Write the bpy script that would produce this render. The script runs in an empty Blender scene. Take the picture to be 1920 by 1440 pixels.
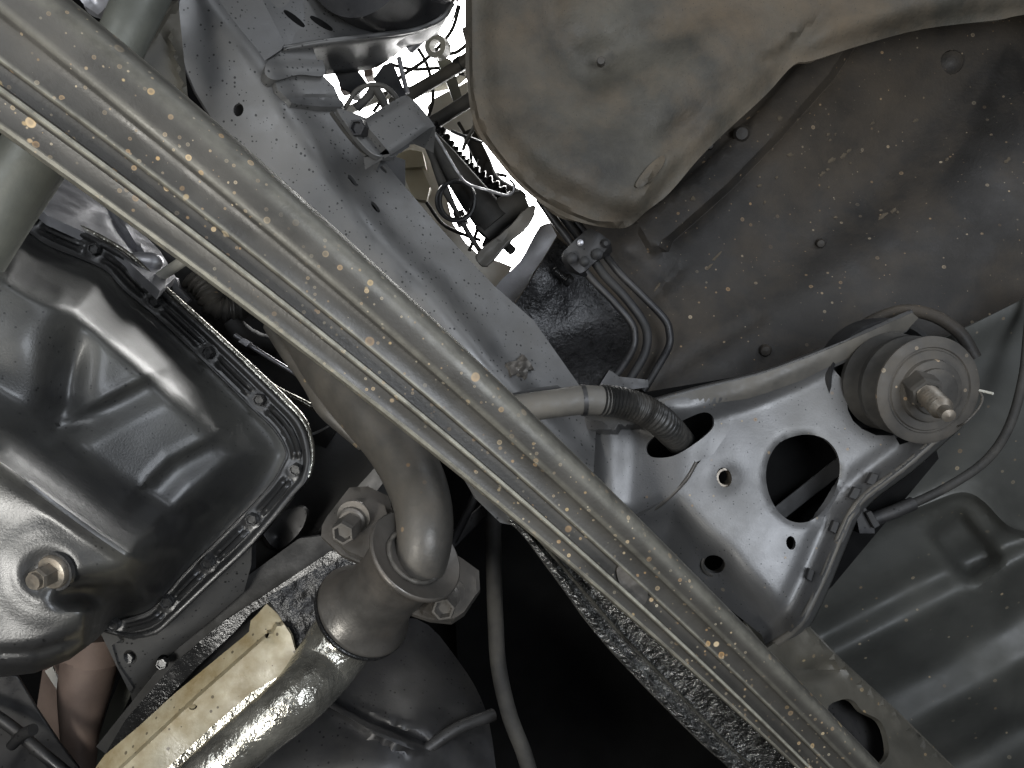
import bpy, bmesh, math, random
import numpy as np
from mathutils import Vector, Matrix, Quaternion
from mathutils.geometry import delaunay_2d_cdt

random.seed(7)
rng = np.random.default_rng(7)
SC = bpy.context.scene
COL = SC.collection
R = math.radians

# ------------------------------------------------------------------ camera, sky, sun, exposure
F = 1450.0            # focal length in pixels of the 1920 x 1440 photograph
CAMZ = 0.36           # the phone lies a hand above the ground and looks straight up
cd = bpy.data.cameras.new('camera')
cam = bpy.data.objects.new('camera', cd)
COL.objects.link(cam)
cam.location = (0, 0, CAMZ)
cam.rotation_euler = (math.pi, 0, 0)
cd.sensor_width = 36
cd.lens = 36 * F / 1920
cd.clip_start = 0.01
cd.clip_end = 500
SC.camera = cam

# no sun: overhead light, inspection lamp beside the phone, and added lights for sheen
w = bpy.data.worlds.new('World')
SC.world = w
w.use_nodes = True
w.node_tree.nodes['Background'].inputs[0].default_value = (.8, .85, 1.0, 1)
w.node_tree.nodes['Background'].inputs[1].default_value = 0.01


def lamp(name, loc, target, size, sizey, power, color):
    d = bpy.data.lights.new(name, 'AREA')
    d.shape = 'RECTANGLE'
    d.size, d.size_y = size, sizey
    d.energy = power
    d.color = color
    o = bpy.data.objects.new(name, d)
    COL.objects.link(o)
    o.location = loc
    o.visible_camera = True
    o.rotation_euler = (Vector(target) - Vector(loc)).to_track_quat('-Z', 'Y').to_euler()
    return o


lamp('ceiling_light', (-.2, -.7, 3.4), (-.1, -.5, 1.5), 3.0, 2.4, 380, (1, .99, .97))
lamp('inspection_lamp', (-.46, .26, .26), (-.02, -.02, 1.05), .24, .16, 4.7, (1, .98, .93))
lamp('added_sheen_left', (-.60, -.42, .10), (-.45, -.3, 1.0), .6, .5, 4.5, (.9, .94, 1))  # added unseen panel, placed to mirror in the rail's left face
lamp('added_sheen_right', (.47, -.05, .10), (.40, .0, 1.1), .46, .46, 8, (.86, .915, 1))  # added unseen panel that gives the oil pan and bracket their sheen
lamp('added_side_light', (1.15, -1.6, .42), (-.1, -.2, 1.1), 1.6, .75, 10, (.87, .92, 1))  # added bluish side light, aimed to brighten the rail's right face

SC.view_settings.view_transform = 'Standard'
SC.view_settings.look = 'None'
SC.view_settings.exposure = 0.15
SC.view_settings.gamma = 1.0
SC.render.engine = 'CYCLES'
SC.cycles.use_denoising = True
SC.cycles.max_bounces = 8
SC.cycles.diffuse_bounces = 5
SC.cycles.glossy_bounces = 5
SC.cycles.sample_clamp_indirect = 6


# ------------------------------------------------------------------ helpers
def P(px, py, d):
    """world point seen at photo pixel px, py at d metres above the camera"""
    return Vector(((px - 960) * d / F, (py - 720) * d / F, CAMZ + d))


def PN(x, y, d):
    return np.stack([(x - 960) * d / F, (y - 720) * d / F, CAMZ + d], -1)


def ip(*pts):
    """depth of the plane through the given (px, py, d) points"""
    A = np.array([[1, p[0], p[1]] for p in pts], float)
    b = np.array([1 / p[2] for p in pts])
    c = np.linalg.lstsq(A, b, rcond=None)[0]
    return lambda x, y: 1 / np.maximum(c[0] + c[1] * x + c[2] * y, 0.2)


def nplane(px, py, d, n):
    """depth of the plane through a point, square to direction n"""
    c = ((px - 960) * n[0] + (py - 720) * n[1]) / F + n[2]
    return lambda x, y: d * c / (((x - 960) * n[0] + (y - 720) * n[1]) / F + n[2])


def spl(pts, n=8, closed=False):
    """Catmull-Rom through points of any dimension"""
    p = np.array(pts, float)
    m = len(p)
    out = []
    rngi = range(m if closed else m - 1)
    for i in rngi:
        if closed:
            a, b, c, e = p[i - 1], p[i], p[(i + 1) % m], p[(i + 2) % m]
        else:
            b, c = p[i], p[i + 1]
            a = p[i - 1] if i > 0 else 2 * b - c
            e = p[i + 2] if i + 2 < m else 2 * c - b
        for k in range(n):
            t = k / n
            out.append(0.5 * (2 * b + (c - a) * t + (2 * a - 5 * b + 4 * c - e) * t * t + (3 * b - a - 3 * c + e) * t ** 3))
    if not closed:
        out.append(p[-1])
    return np.array(out)


def ell(cx, cy, rx, ry, rot=0, n=28):
    t = np.linspace(0, 2 * np.pi, n, endpoint=False)
    x, y = rx * np.cos(t), ry * np.sin(t)
    a = math.radians(rot)
    return np.stack([cx + x * math.cos(a) - y * math.sin(a), cy + x * math.sin(a) + y * math.cos(a)], -1)


def resample(poly, step, closed=True):
    p = np.array(poly, float)
    out = []
    m = len(p)
    for i in range(m if closed else m - 1):
        a, b = p[i], p[(i + 1) % m]
        k = max(1, int(math.ceil(np.linalg.norm(b - a) / step)))
        for j in range(k):
            out.append(a + (b - a) * j / k)
    if not closed:
        out.append(p[-1])
    return np.array(out)


def inpoly(x, y, poly):
    r = np.zeros(x.shape, bool)
    n = len(poly)
    for i in range(n):
        x0, y0 = poly[i]
        x1, y1 = poly[(i + 1) % n]
        if y0 == y1:
            continue
        c = ((y0 > y) != (y1 > y)) & (x < (x1 - x0) * (y - y0) / (y1 - y0) + x0)
        r ^= c
    return r


def pdist(x, y, poly, closed=False):
    """distance to a polyline, and signed side of its nearest segment (+ = left of travel on screen with y down: right hand)"""
    x = np.asarray(x, float)
    y = np.asarray(y, float)
    best = np.full(x.shape, 1e9)
    side = np.zeros(x.shape)
    p = np.array(poly, float)
    m = len(p)
    for i in range(m if closed else m - 1):
        a, b = p[i], p[(i + 1) % m]
        e = b - a
        L = max(float(e @ e), 1e-9)
        t = np.clip(((x - a[0]) * e[0] + (y - a[1]) * e[1]) / L, 0, 1)
        dx, dy = x - a[0] - t * e[0], y - a[1] - t * e[1]
        dd = np.sqrt(dx * dx + dy * dy)
        s = np.sign(e[0] * (y - a[1]) - e[1] * (x - a[0]))
        k = dd < best - 1e-9
        best = np.where(k, dd, best)
        side = np.where(k, s, side)
    return best, side


def sgn(x, y, poly):
    a, s = pdist(x, y, poly)
    return a * np.where(s == 0, 1, s)


def ss(a, b, v):
    t = np.clip((v - a) / (b - a), 0, 1)
    return t * t * (3 - 2 * t)


def gb(x, y, poly, wd, closed=False):
    return np.exp(-(pdist(x, y, poly, closed)[0] / wd) ** 2)


def gp(x, y, cx, cy, r, r2=None, rot=0):
    a = math.radians(rot)
    u = (x - cx) * math.cos(a) + (y - cy) * math.sin(a)
    v = -(x - cx) * math.sin(a) + (y - cy) * math.cos(a)
    return np.exp(-(u / r) ** 2 - (v / (r2 or r)) ** 2)


def wob(x, y, s, seed=0):
    """gentle hand-beaten unevenness, about -1..1"""
    r = np.random.default_rng(seed)
    o = 0
    for k in range(5):
        a = r.uniform(0, 6.28)
        f = r.uniform(.6, 1.6) / s
        o = o + np.sin(x * math.cos(a) * f + y * math.sin(a) * f + r.uniform(0, 6.28))
    return o / 5


ROOTS, WORLD = [], {}


def thing(name, label, cat, group=None):
    o = bpy.data.objects.new(name, None)
    o.empty_display_size = 0.02
    COL.objects.link(o)
    tag(o, label, cat, group)
    ROOTS.append(o)
    return o


def tag(o, label, cat, group=None):
    o['label'] = label
    o['category'] = cat
    if group:
        o['group'] = group
    return o


def link(name, me, mat, parent=None, M=None, sharp=38):
    """one mesh object; baked world vertices unless a matrix is given"""
    if sharp is not None and M is None:
        me.polygons.foreach_set('use_smooth', [True] * len(me.polygons))
        me.set_sharp_from_angle(angle=R(sharp))
    if mat and not me.materials:
        me.materials.append(mat)
    o = bpy.data.objects.new(name, me)
    COL.objects.link(o)
    if M is None:
        n = len(me.vertices)
        co = np.empty(n * 3)
        me.vertices.foreach_get('co', co)
        co = co.reshape(-1, 3)
        c = (co.min(0) + co.max(0)) / 2
        me.vertices.foreach_set('co', (co - c).ravel())
        M = Matrix.Translation(Vector(c))
    WORLD[o.name] = M
    o.matrix_world = M
    if parent is not None:
        o.parent = parent
    return o


def finish():
    for r in ROOTS:
        ch = [c for c in r.children]
        if ch:
            pts = np.array([WORLD[c.name].translation for c in ch])
            c = pts.mean(0)
            c[2] = pts[:, 2].max()
            WORLD[r.name] = Matrix.Translation(Vector(c))
        else:
            WORLD[r.name] = Matrix.Identity(4)

    def put(o):
        M = WORLD[o.name]
        if o.parent is not None:
            o.matrix_parent_inverse = Matrix.Identity(4)
            o.matrix_basis = WORLD[o.parent.name].inverted() @ M
        else:
            o.matrix_basis = M
        for c in o.children:
            put(c)
    for o in list(COL.objects):
        if o.parent is None and o.name in WORLD:
            put(o)


def mesh(name, verts, faces):
    me = bpy.data.meshes.new(name)
    me.from_pydata([tuple(v) for v in verts], [], [tuple(f) for f in faces])
    me.update()
    return me


def sheet(name, outline, dfun, mat, parent=None, holes=(), step=14, thick=.003, bevel=.0008, sharp=38, grid=True, holestep=None, feats=()):
    """a pressed metal sheet: outline and holes are traced at their own depth, the face follows dfun, the back lies `thick` behind"""
    loops = [resample(outline, step)] + [resample(h, holestep or min(step, 8)) for h in holes]
    pts, edges = [], []
    for L in loops:
        b = len(pts)
        pts += [tuple(p) for p in L]
        edges += [(b + i, b + (i + 1) % len(L)) for i in range(len(L))]
    if grid:
        o = loops[0]
        x0, y0 = o.min(0)
        x1, y1 = o.max(0)
        gx, gy = np.meshgrid(np.arange(x0, x1, step), np.arange(y0, y1, step * .87))
        gx = gx + (np.arange(gx.shape[0]) % 2)[:, None] * step * .5
        gx, gy = gx.ravel(), gy.ravel()
        k = inpoly(gx, gy, o)
        for h in loops[1:]:
            k &= ~inpoly(gx, gy, h)
        for L in loops:
            m = pdist(gx, gy, L, True)[0]
            k &= m > step * .45
        extra = []
        for poly, offs in feats:           # rows of points along a crease, so that it stays crisp
            q = resample(poly, step * .6, False)
            tg = np.gradient(q, axis=0)
            tg /= np.maximum(np.linalg.norm(tg, axis=1, keepdims=True), 1e-9)
            nn = np.stack([-tg[:, 1], tg[:, 0]], -1)
            for of in offs:
                e_ = q + nn * of
                ok = inpoly(e_[:, 0], e_[:, 1], o)
                for h in loops[1:]:
                    ok &= ~inpoly(e_[:, 0], e_[:, 1], h)
                for L in loops:
                    ok &= pdist(e_[:, 0], e_[:, 1], L, True)[0] > 2.0
                for pe in extra:
                    ok &= np.min(np.hypot(e_[:, None, 0] - pe[None, :, 0], e_[:, None, 1] - pe[None, :, 1]), axis=1) > 1.5 if len(pe) else True
                e_ = e_[ok]
                if len(e_):
                    extra.append(e_)
            m = pdist(gx, gy, q)[0]
            k &= (m > max(abs(v) for v in offs) + step * .5)
        pts += list(zip(gx[k], gy[k]))
        for e_ in extra:
            pts += [tuple(v) for v in e_]
    r = delaunay_2d_cdt([Vector(p) for p in pts], edges, [], 0, 1e-4)
    v2 = np.array([tuple(v) for v in r[0]])
    tri = np.array([f for f in r[2] if len(f) == 3])
    c = v2[tri].mean(1)
    k = inpoly(c[:, 0], c[:, 1], loops[0])
    for h in loops[1:]:
        k &= ~inpoly(c[:, 0], c[:, 1], h)
    tri = tri[k]
    use = np.unique(tri)
    mp = -np.ones(len(v2), int)
    mp[use] = np.arange(len(use))
    v2, tri = v2[use], mp[tri]
    front = PN(v2[:, 0], v2[:, 1], dfun(v2[:, 0], v2[:, 1]))
    n = np.cross(front[tri[:, 1]] - front[tri[:, 0]], front[tri[:, 2]] - front[tri[:, 0]])
    cc = front[tri].mean(1) - np.array([0, 0, CAMZ])
    flip = (n * cc).sum(1) > 0
    tri[flip] = tri[flip][:, ::-1]
    n[flip] *= -1
    vn = np.zeros_like(front)
    for j in range(3):
        np.add.at(vn, tri[:, j], n)
    vn /= np.maximum(np.linalg.norm(vn, axis=1, keepdims=True), 1e-12)
    back = front - vn * thick
    nv = len(front)
    faces = [tuple(t) for t in tri] + [tuple(t[::-1] + nv) for t in tri]
    ec = {}
    for t in tri:
        for i in range(3):
            a, b = t[i], t[(i + 1) % 3]
            if (b, a) in ec:
                del ec[(b, a)]
            else:
                ec[(a, b)] = 1
    faces += [(b, a, a + nv, b + nv) for a, b in ec]
    me = mesh(name, np.concatenate([front, back]), faces)
    ob = link(name, me, mat, parent, sharp=sharp)
    if bevel:
        m = ob.modifiers.new('bevel', 'BEVEL')
        m.width = bevel
        m.segments = 2
        m.limit_method = 'ANGLE'
        m.angle_limit = R(55)
    return ob


def loft(name, rows, mat, parent=None, sharp=38, thick=None):
    """quad strip through rows of world points"""
    rows = [np.array(r) for r in rows]
    n = len(rows[0])
    V = np.concatenate(rows)
    faces = []
    for i in range(len(rows) - 1):
        for j in range(n - 1):
            faces.append((i * n + j, i * n + j + 1, (i + 1) * n + j + 1, (i + 1) * n + j))
    me = mesh(name, V, faces)
    ob = link(name, me, mat, parent, sharp=sharp)
    if thick:
        m = ob.modifiers.new('thickness', 'SOLIDIFY')
        m.thickness = thick
        m.offset = 0
    return ob


def tube_w(name, path, rad, mat, parent=None, seg=16, caps=True, sharp=45, M=None):
    """tube along world points with a radius (metres) for each"""
    path = np.array(path, float)
    n = len(path)
    rad = np.broadcast_to(np.array(rad, float), (n,))
    T = np.gradient(path, axis=0)
    T /= np.linalg.norm(T, axis=1, keepdims=True)
    u = np.cross(T[0], [0.31, 0.17, 0.93])
    u /= np.linalg.norm(u)
    V, faces = [], []
    a = np.linspace(0, 2 * np.pi, seg, endpoint=False)
    for i in range(n):
        u = u - T[i] * (u @ T[i])
        u /= np.linalg.norm(u)
        v = np.cross(T[i], u)
        V += list(path[i] + rad[i] * (np.cos(a)[:, None] * u + np.sin(a)[:, None] * v))
    for i in range(n - 1):
        for j in range(seg):
            k = (j + 1) % seg
            faces.append((i * seg + j, i * seg + k, (i + 1) * seg + k, (i + 1) * seg + j))
    if caps:
        faces.append(tuple(range(seg))[::-1])
        faces.append(tuple((n - 1) * seg + j for j in range(seg)))
    return link(name, mesh(name, V, faces), mat, parent, M=M, sharp=sharp)


def tube(name, pts, rpx, mat, parent=None, n=8, seg=16, caps=True, smooth=True):
    """tube through (px, py, d) points, radius in photo pixels at that depth"""
    p = spl(pts, n) if smooth and len(pts) > 2 else resample(np.array(pts, float), 30, False)
    r = np.array(rpx, float)
    if r.ndim:
        r = np.interp(np.linspace(0, 1, len(p)), np.linspace(0, 1, len(r)), r)
    wpt = PN(p[:, 0], p[:, 1], p[:, 2])
    return tube_w(name, wpt, r * p[:, 2] / F, mat, parent, seg, caps)


def axis_M(origin, direction):
    q = Vector(direction).normalized().to_track_quat('Z', 'Y')
    return Matrix.Translation(origin) @ q.to_matrix().to_4x4()


def rev(name, prof, M, mat, parent=None, seg=32, sharp=35, share=None, caps=True):
    """solid of revolution: prof = [(radius, height)], turned about local z"""
    if share is None:
        V, faces = [], []
        for r_, h in prof:
            for j in range(seg):
                a = 2 * math.pi * j / seg
                V.append((r_ * math.cos(a), r_ * math.sin(a), h))
        for i in range(len(prof) - 1):
            for j in range(seg):
                k = (j + 1) % seg
                faces.append((i * seg + j, i * seg + k, (i + 1) * seg + k, (i + 1) * seg + j))
        if caps:
            faces.append(tuple(range(seg))[::-1])
            faces.append(tuple((len(prof) - 1) * seg + j for j in range(seg)))
        share = mesh(name, V, faces)
        share.polygons.foreach_set('use_smooth', [True] * len(share.polygons))
        share.set_sharp_from_angle(angle=R(sharp))
    return link(name, share, mat, parent, M=M)


def hexmesh(name, rr, h, dish=0.0):
    """hexagonal head: chamfered top, optional dished crown"""
    V, faces = [], []
    def ring(r, z, seg=6, ph=0):
        b = len(V)
        for j in range(seg):
            a = 2 * math.pi * j / seg + ph
            V.append((r * math.cos(a), r * math.sin(a), z))
        return b
    rings = [ring(rr, 0), ring(rr, h * .82), ring(rr * .9, h), ring(rr * .72, h), ring(rr * .62, h - dish)]
    for a, b in zip(rings, rings[1:]):
        for j in range(6):
            k = (j + 1) % 6
            faces.append((a + j, a + k, b + k, b + j))
    faces.append(tuple(rings[-1] + j for j in range(6)))
    faces.append(tuple(rings[0] + j for j in range(6))[::-1])
    return mesh(name, V, faces)


# ------------------------------------------------------------------ materials
def srgb(r, g, b):
    f = lambda c: (c / 255 / 12.92) if c / 255 < .04045 else ((c / 255 + .055) / 1.055) ** 2.4
    return (f(r), f(g), f(b))


def material(name, col, rough=.5, metal=0.0, var=.35, vscale=14, dust=None, dscale=9, damt=.5, spots=None, specks=None,
             bump=.15, bscale=260, bump2=0, b2scale=40, rvar=.12, coat=0, spec=.5, wear=None, bdist=.35):
    m = bpy.data.materials.new(name)
    m.use_nodes = True
    N, L = m.node_tree.nodes, m.node_tree.links
    bs = N['Principled BSDF']
    tc = N.new('ShaderNodeTexCoord')
    co = tc.outputs['Object']

    def noise(scale, detail=6, rgh=.6):
        n = N.new('ShaderNodeTexNoise')
        n.inputs['Scale'].default_value = scale
        n.inputs['Detail'].default_value = detail
        n.inputs['Roughness'].default_value = rgh
        L.new(co, n.inputs['Vector'])
        return n

    def mr(src, a, b, c, d_):
        n = N.new('ShaderNodeMapRange')
        n.inputs[1].default_value, n.inputs[2].default_value = a, b
        n.inputs[3].default_value, n.inputs[4].default_value = c, d_
        L.new(src, n.inputs[0])
        return n.outputs[0]

    def math_(op, a, b):
        n = N.new('ShaderNodeMath')
        n.operation = op
        for i, v in enumerate((a, b)):
            if isinstance(v, (int, float)):
                n.inputs[i].default_value = v
            else:
                L.new(v, n.inputs[i])
        return n.outputs[0]

    def mix(fac, a, b):
        n = N.new('ShaderNodeMix')
        n.data_type = 'RGBA'
        for sock, v in ((n.inputs[0], fac), (n.inputs[6], a), (n.inputs[7], b)):
            if isinstance(v, tuple):
                sock.default_value = (*v, 1)
            elif isinstance(v, (int, float)):
                sock.default_value = v
            else:
                L.new(v, sock)
        return n.outputs[2]

    n1 = noise(vscale)
    f1 = mr(n1.outputs['Fac'], .3, .7, 0, 1)
    c = mix(f1, tuple(v * (1 - var) for v in col), tuple(min(1, v * (1 + var)) for v in col))
    rsock = mr(noise(vscale * 2.7, 5).outputs['Fac'], .3, .7, max(.04, rough - rvar), min(1, rough + rvar))
    if dust:
        nd = noise(dscale, 8, .65)
        fd = mr(nd.outputs['Fac'], .42, .66, 0, damt)
        c = mix(fd, c, dust)
        rsock = math_('ADD', rsock, math_('MULTIPLY', fd, .3))
    if specks:
        scale, rad, colr, amt = specks
        v = N.new('ShaderNodeTexVoronoi')
        v.inputs['Scale'].default_value = scale
        L.new(co, v.inputs['Vector'])
        sep = N.new('ShaderNodeSeparateColor')
        L.new(v.outputs['Color'], sep.inputs[0])
        rr = math_('MULTIPLY', math_('POWER', sep.outputs[0], 2.0), rad)
        f = mr(math_('SUBTRACT', rr, v.outputs['Distance']), 0, .03, 0, amt)
        c = mix(f, c, colr)
    if spots:
        for scale, rad, colr, amt in spots:
            v = N.new('ShaderNodeTexVoronoi')
            v.inputs['Scale'].default_value = scale
            L.new(co, v.inputs['Vector'])
            sep = N.new('ShaderNodeSeparateColor')
            L.new(v.outputs['Color'], sep.inputs[0])
            rr = math_('MULTIPLY', math_('POWER', sep.outputs[0], 2.4), rad)
            df = math_('SUBTRACT', rr, v.outputs['Distance'])
            f = mr(df, 0, .035, 0, 1)
            core = mr(df, .06, .13, 0, .45)
            f = math_('MULTIPLY', math_('SUBTRACT', f, core), mr(sep.outputs[1], 0, 1, amt * .35, amt))
            f = math_('MULTIPLY', f, mr(noise(17, 3).outputs['Fac'], .36, .56, .2, 1))   # mud lands in clusters
            c = mix(f, c, mix(sep.outputs[2], colr, tuple(q * k for q, k in zip(colr, (.72, .55, .4)))))
            rsock = math_('ADD', rsock, math_('MULTIPLY', f, .35))
    if wear:                               # dust and scuffing on the raised edges
        colr, lo, hi, amt = wear
        gm = N.new('ShaderNodeNewGeometry')
        f = mr(gm.outputs['Pointiness'], lo, hi, 0, amt)
        f = math_('MULTIPLY', f, mr(noise(90, 5).outputs['Fac'], .25, .6, .35, 1))
        c = mix(f, c, colr)
        rsock = math_('ADD', rsock, math_('MULTIPLY', f, .2))
    L.new(c, bs.inputs['Base Color'])
    L.new(rsock, bs.inputs['Roughness'])
    bs.inputs['Metallic'].default_value = metal
    bs.inputs['Specular IOR Level'].default_value = spec
    if coat:
        bs.inputs['Coat Weight'].default_value = coat
        bs.inputs['Coat Roughness'].default_value = .18
    prev = None
    for sc_, st in ((bscale, bump), (b2scale, bump2)):
        if st:
            b = N.new('ShaderNodeBump')
            b.inputs['Strength'].default_value = st
            b.inputs['Distance'].default_value = bdist / sc_
            L.new(noise(sc_, 4).outputs['Fac'], b.inputs['Height'])
            if prev:
                L.new(prev, b.inputs['Normal'])
            prev = b.outputs[0]
    if prev:
        L.new(prev, bs.inputs['Normal'])
    return m


TAN = (.55, .44, .28)
DUST = (.12, .108, .085)
M_bar = material('dusty olive brown paint', (.05, .047, .041), .42, .2, .3, 16, (.078, .071, .058), 12, .5,
                 spots=[(60, .25, TAN, 1.0), (84, .25, (.5, .38, .2), 1.0), (120, .28, (.55, .43, .26), .95), (240, .34, (.5, .44, .32), .9)], bump=.22, bscale=420, rvar=.08,
                 wear=((.36, .345, .28), .51, .575, .85))
M_dusty = material('dusty crossmember paint', (.07, .066, .054), .5, .1, .25, 16, (.10, .088, .066), 12, .5,
                   spots=[(95, .26, (.5, .38, .2), .8)], bump=.2, bscale=420)
M_rail = material('grey frame paint', (.12, .12, .119), .42, .5, .16, 9, (.2, .19, .17), 6, .35,
                  specks=(260, 0.34, (.02, .02, .02), .9), bump=.1, bscale=500)
M_black = material('black chassis paint', (.035, .035, .037), .4, .5, .3, 12, (.1, .095, .085), 10, .4,
                   specks=(200, 0.28, (.004, .004, .004), .8), bump=.12, bscale=420)
M_pan = material('oily black pan paint', (.030, .030, .030), .33, .12, .25, 10, (.10, .10, .088), 6, .5,
                 specks=(240, .26, (.006, .006, .006), .9), bump=.38, bscale=620, rvar=.06, coat=.15)
M_flange = material('oily black pan flange', (.022, .022, .022), .3, 0, .35, 22, None, bump=.15, bscale=500, rvar=.08)
M_oily = material('wet oily black metal', (.014, .014, .014), .22, .1, .4, 22, None, bump=.35, bscale=330, bump2=.3, b2scale=90, rvar=.1)
M_tar = material('tarry black coating', (.34, .34, .33), .25, .9, .5, 60, None, bump=.9, bscale=230, bump2=1, b2scale=95, rvar=.1, bdist=.9, spec=.9)
M_seal = material('glossy black seam sealer', (.02, .02, .021), .24, .1, .5, 60, None, bump=.7, bscale=300, bump2=.5, b2scale=120, rvar=.08, bdist=.4)
M_dark = material('sooty dark metal', (.018, .018, .019), .55, 0, .4, 14, (.05, .048, .042), 9, .5, bump=.2, bscale=300)
M_liner = material('dusty brown liner', (.06, .055, .043), .6, 0, .55, 11, (.145, .11, .072), 4.5, .9,
                   specks=(330, .24, (.03, .028, .022), .7), bump=.5, bscale=330, bump2=.25, b2scale=110)
M_wall = material('muddy black underbody panel', (.03, .0275, .0245), .54, 0, .4, 8, (.088, .070, .050), 4.5, .75,
                  spots=[(140, .17, (.45, .38, .28), .7), (80, .24, (.5, .42, .3), .8)], bump=.35, bscale=260, spec=.35)
M_floor = material('greenish black floor pan paint', (.064, .065, .059), .5, .12, .25, 7, (.11, .108, .092), 5, .35,
                   spots=[(75, .22, (.5, .43, .3), .75)], bump=.14, bscale=420)
M_bracket = material('satin grey bracket paint', (.135, .134, .133), .42, .5, .08, 10, (.12, .115, .10), 8, .3,
                     spots=[(90, .2, TAN, .7)], specks=(300, 0.25, (.02, .02, .02), .8), bump=.25, bscale=560, rvar=.05)
M_rust = material('rusty flange steel', (.105, .099, .09), .38, .5, .35, 22, (.12, .10, .08), 14, .5, bump=.2, bscale=380)
M_pipe = material('sooty exhaust steel', (.068, .065, .059), .48, .3, .28, 14, (.2, .17, .13), 12, .35,
                  spots=[(60, .22, (.5, .36, .2), .6)], bump=.2, bscale=300)
M_shiny = material('oil soaked exhaust steel', (.33, .32, .28), .2, .8, .55, 26, None, bump=.25, bscale=170, bump2=.5, b2scale=60, rvar=.1)
M_tanbeam = material('oil stained tan beam', (.40, .365, .265), .36, 0, .4, 14, (.17, .115, .035), 10, .95,
                     specks=(160, 0.28, (.05, .035, .02), .8), bump=.22, bscale=260)
M_rubber = material('dull black rubber', (.024, .023, .021), .7, 0, .3, 20, (.09, .083, .07), 16, .5, bump=.15, bscale=500)
M_bush = material('dusty bushing steel', (.06, .056, .05), .6, .2, .3, 20, (.11, .095, .075), 15, .6,
                  spots=[(110, .3, (.6, .5, .36), .85)], bump=.2, bscale=420)
M_bolt = material('worn bolt steel', (.22, .2, .17), .4, .7, .35, 60, (.2, .15, .1), 70, .5, bump=.15, bscale=600)
M_oilbolt = material('oily bolt steel', (.08, .08, .08), .28, .6, .35, 60, None, bump=.15, bscale=600)
M_alu = material('silver casting', (.42, .42, .44), .38, .75, .2, 20, (.2, .2, .2), 12, .4, bump=.25, bscale=300)
M_pale = material('pale grey plastic', (.46, .45, .4), .5, 0, .15, 20, (.3, .28, .22), 10, .4, bump=.08, bscale=500)
M_tubeg = material('grey green tube paint', (.125, .13, .112), .45, .2, .25, 12, (.17, .165, .13), 12, .4, bump=.15, bscale=360)
M_sleeve = material('dusty grey cable sleeve', (.095, .09, .08), .55, 0, .25, 30, (.14, .125, .10), 20, .5, bump=.15, bscale=420)
M_wire = material('dark steel wire', (.05, .05, .05), .35, .6, .2, 40, None, bump=0)
M_white = material('white engine bay paint', (.72, .71, .67), .45, 0, .08, 12, (.5, .45, .35), 14, .5, bump=.05)
M_cream = material('yellowed plastic', (.55, .5, .36), .5, 0, .2, 20, (.3, .25, .15), 20, .4, bump=.1)
M_brown = material('rust brown pipe', (.2, .145, .12), .55, .2, .25, 16, (.26, .2, .16), 12, .4, bump=.15)
M_conduit = material('dusty ribbed conduit', (.02, .02, .019), .36, 0, .3, 30, (.10, .09, .075), 22, .45, bump=.2, bscale=420)
M_mud = material('dried tan mud', (.08, .065, .045), .85, 0, .4, 60, (.13, .105, .075), 50, .6, bump=.5, bscale=300)
M_void = material('painted shade black', (.006, .006, .006), .85, 0, .3, 9, None, bump=0, spec=.1)  # near-black colour paints the shade of hollows and the far underside
M_ground = material('grey concrete ground', (.12, .115, .11), .85, 0, .15, 2, (.09, .085, .08), 1.2, .5, bump=.2, bscale=60)

# ------------------------------------------------------------------ the setting
def box_mesh(name, x0, x1, y0, y1, z0, z1):
    v = [(x, y, z) for z in (z0, z1) for y in (y0, y1) for x in (x0, x1)]
    f = [(0, 2, 3, 1), (4, 5, 7, 6), (0, 1, 5, 4), (1, 3, 7, 5), (3, 2, 6, 7), (2, 0, 4, 6)]
    return mesh(name, v, f)


g = link('ground', box_mesh('ground', -60, 60, -60, 60, -.3, 0), M_ground, sharp=None)
g['kind'] = 'structure'

# ------------------------------------------------------------------ body shell that keeps daylight out, open over the engine bay
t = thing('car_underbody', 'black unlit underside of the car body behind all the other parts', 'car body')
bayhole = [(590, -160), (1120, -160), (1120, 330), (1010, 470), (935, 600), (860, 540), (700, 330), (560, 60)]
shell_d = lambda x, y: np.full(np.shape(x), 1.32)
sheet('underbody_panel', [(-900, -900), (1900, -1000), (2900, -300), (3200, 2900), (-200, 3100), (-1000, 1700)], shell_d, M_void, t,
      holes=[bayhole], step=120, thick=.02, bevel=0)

# ------------------------------------------------------------------ 1 the long diagonal brace
L0 = [(-200, 95), (0, 240), (80, 300), (247, 420), (350, 490), (500, 598), (600, 680), (717, 762), (813, 839), (977, 982), (1093, 1082), (1200, 1180), (1287, 1240), (1445, 1392), (1640, 1575)]
L1 = [(-200, 22), (0, 167), (167, 293), (300, 393), (430, 482), (560, 585), (660, 676), (760, 760), (827, 812), (977, 928), (1113, 1055), (1190, 1128), (1266, 1190), (1432, 1366), (1640, 1560)]
L2 = [(-200, -35), (0, 113), (93, 180), (213, 270), (333, 353), (480, 480), (600, 580), (720, 680), (833, 765), (973, 882), (1060, 958), (1160, 1050), (1257, 1142), (1387, 1290), (1680, 1555)]
L3 = [(-200, -140), (0, 8), (150, 143), (300, 272), (433, 363), (567, 478), (680, 580), (800, 690), (900, 775), (1000, 850), (1100, 945), (1200, 1050), (1310, 1150), (1430, 1278), (1700, 1540)]
L4 = [(-200, -260), (110, 0), (187, 40), (267, 107), (350, 187), (417, 247), (533, 347), (640, 440), (800, 583), (930, 712), (1100, 882), (1203, 984), (1420, 1196), (1537, 1320), (1740, 1530)]
NB = 120


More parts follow.
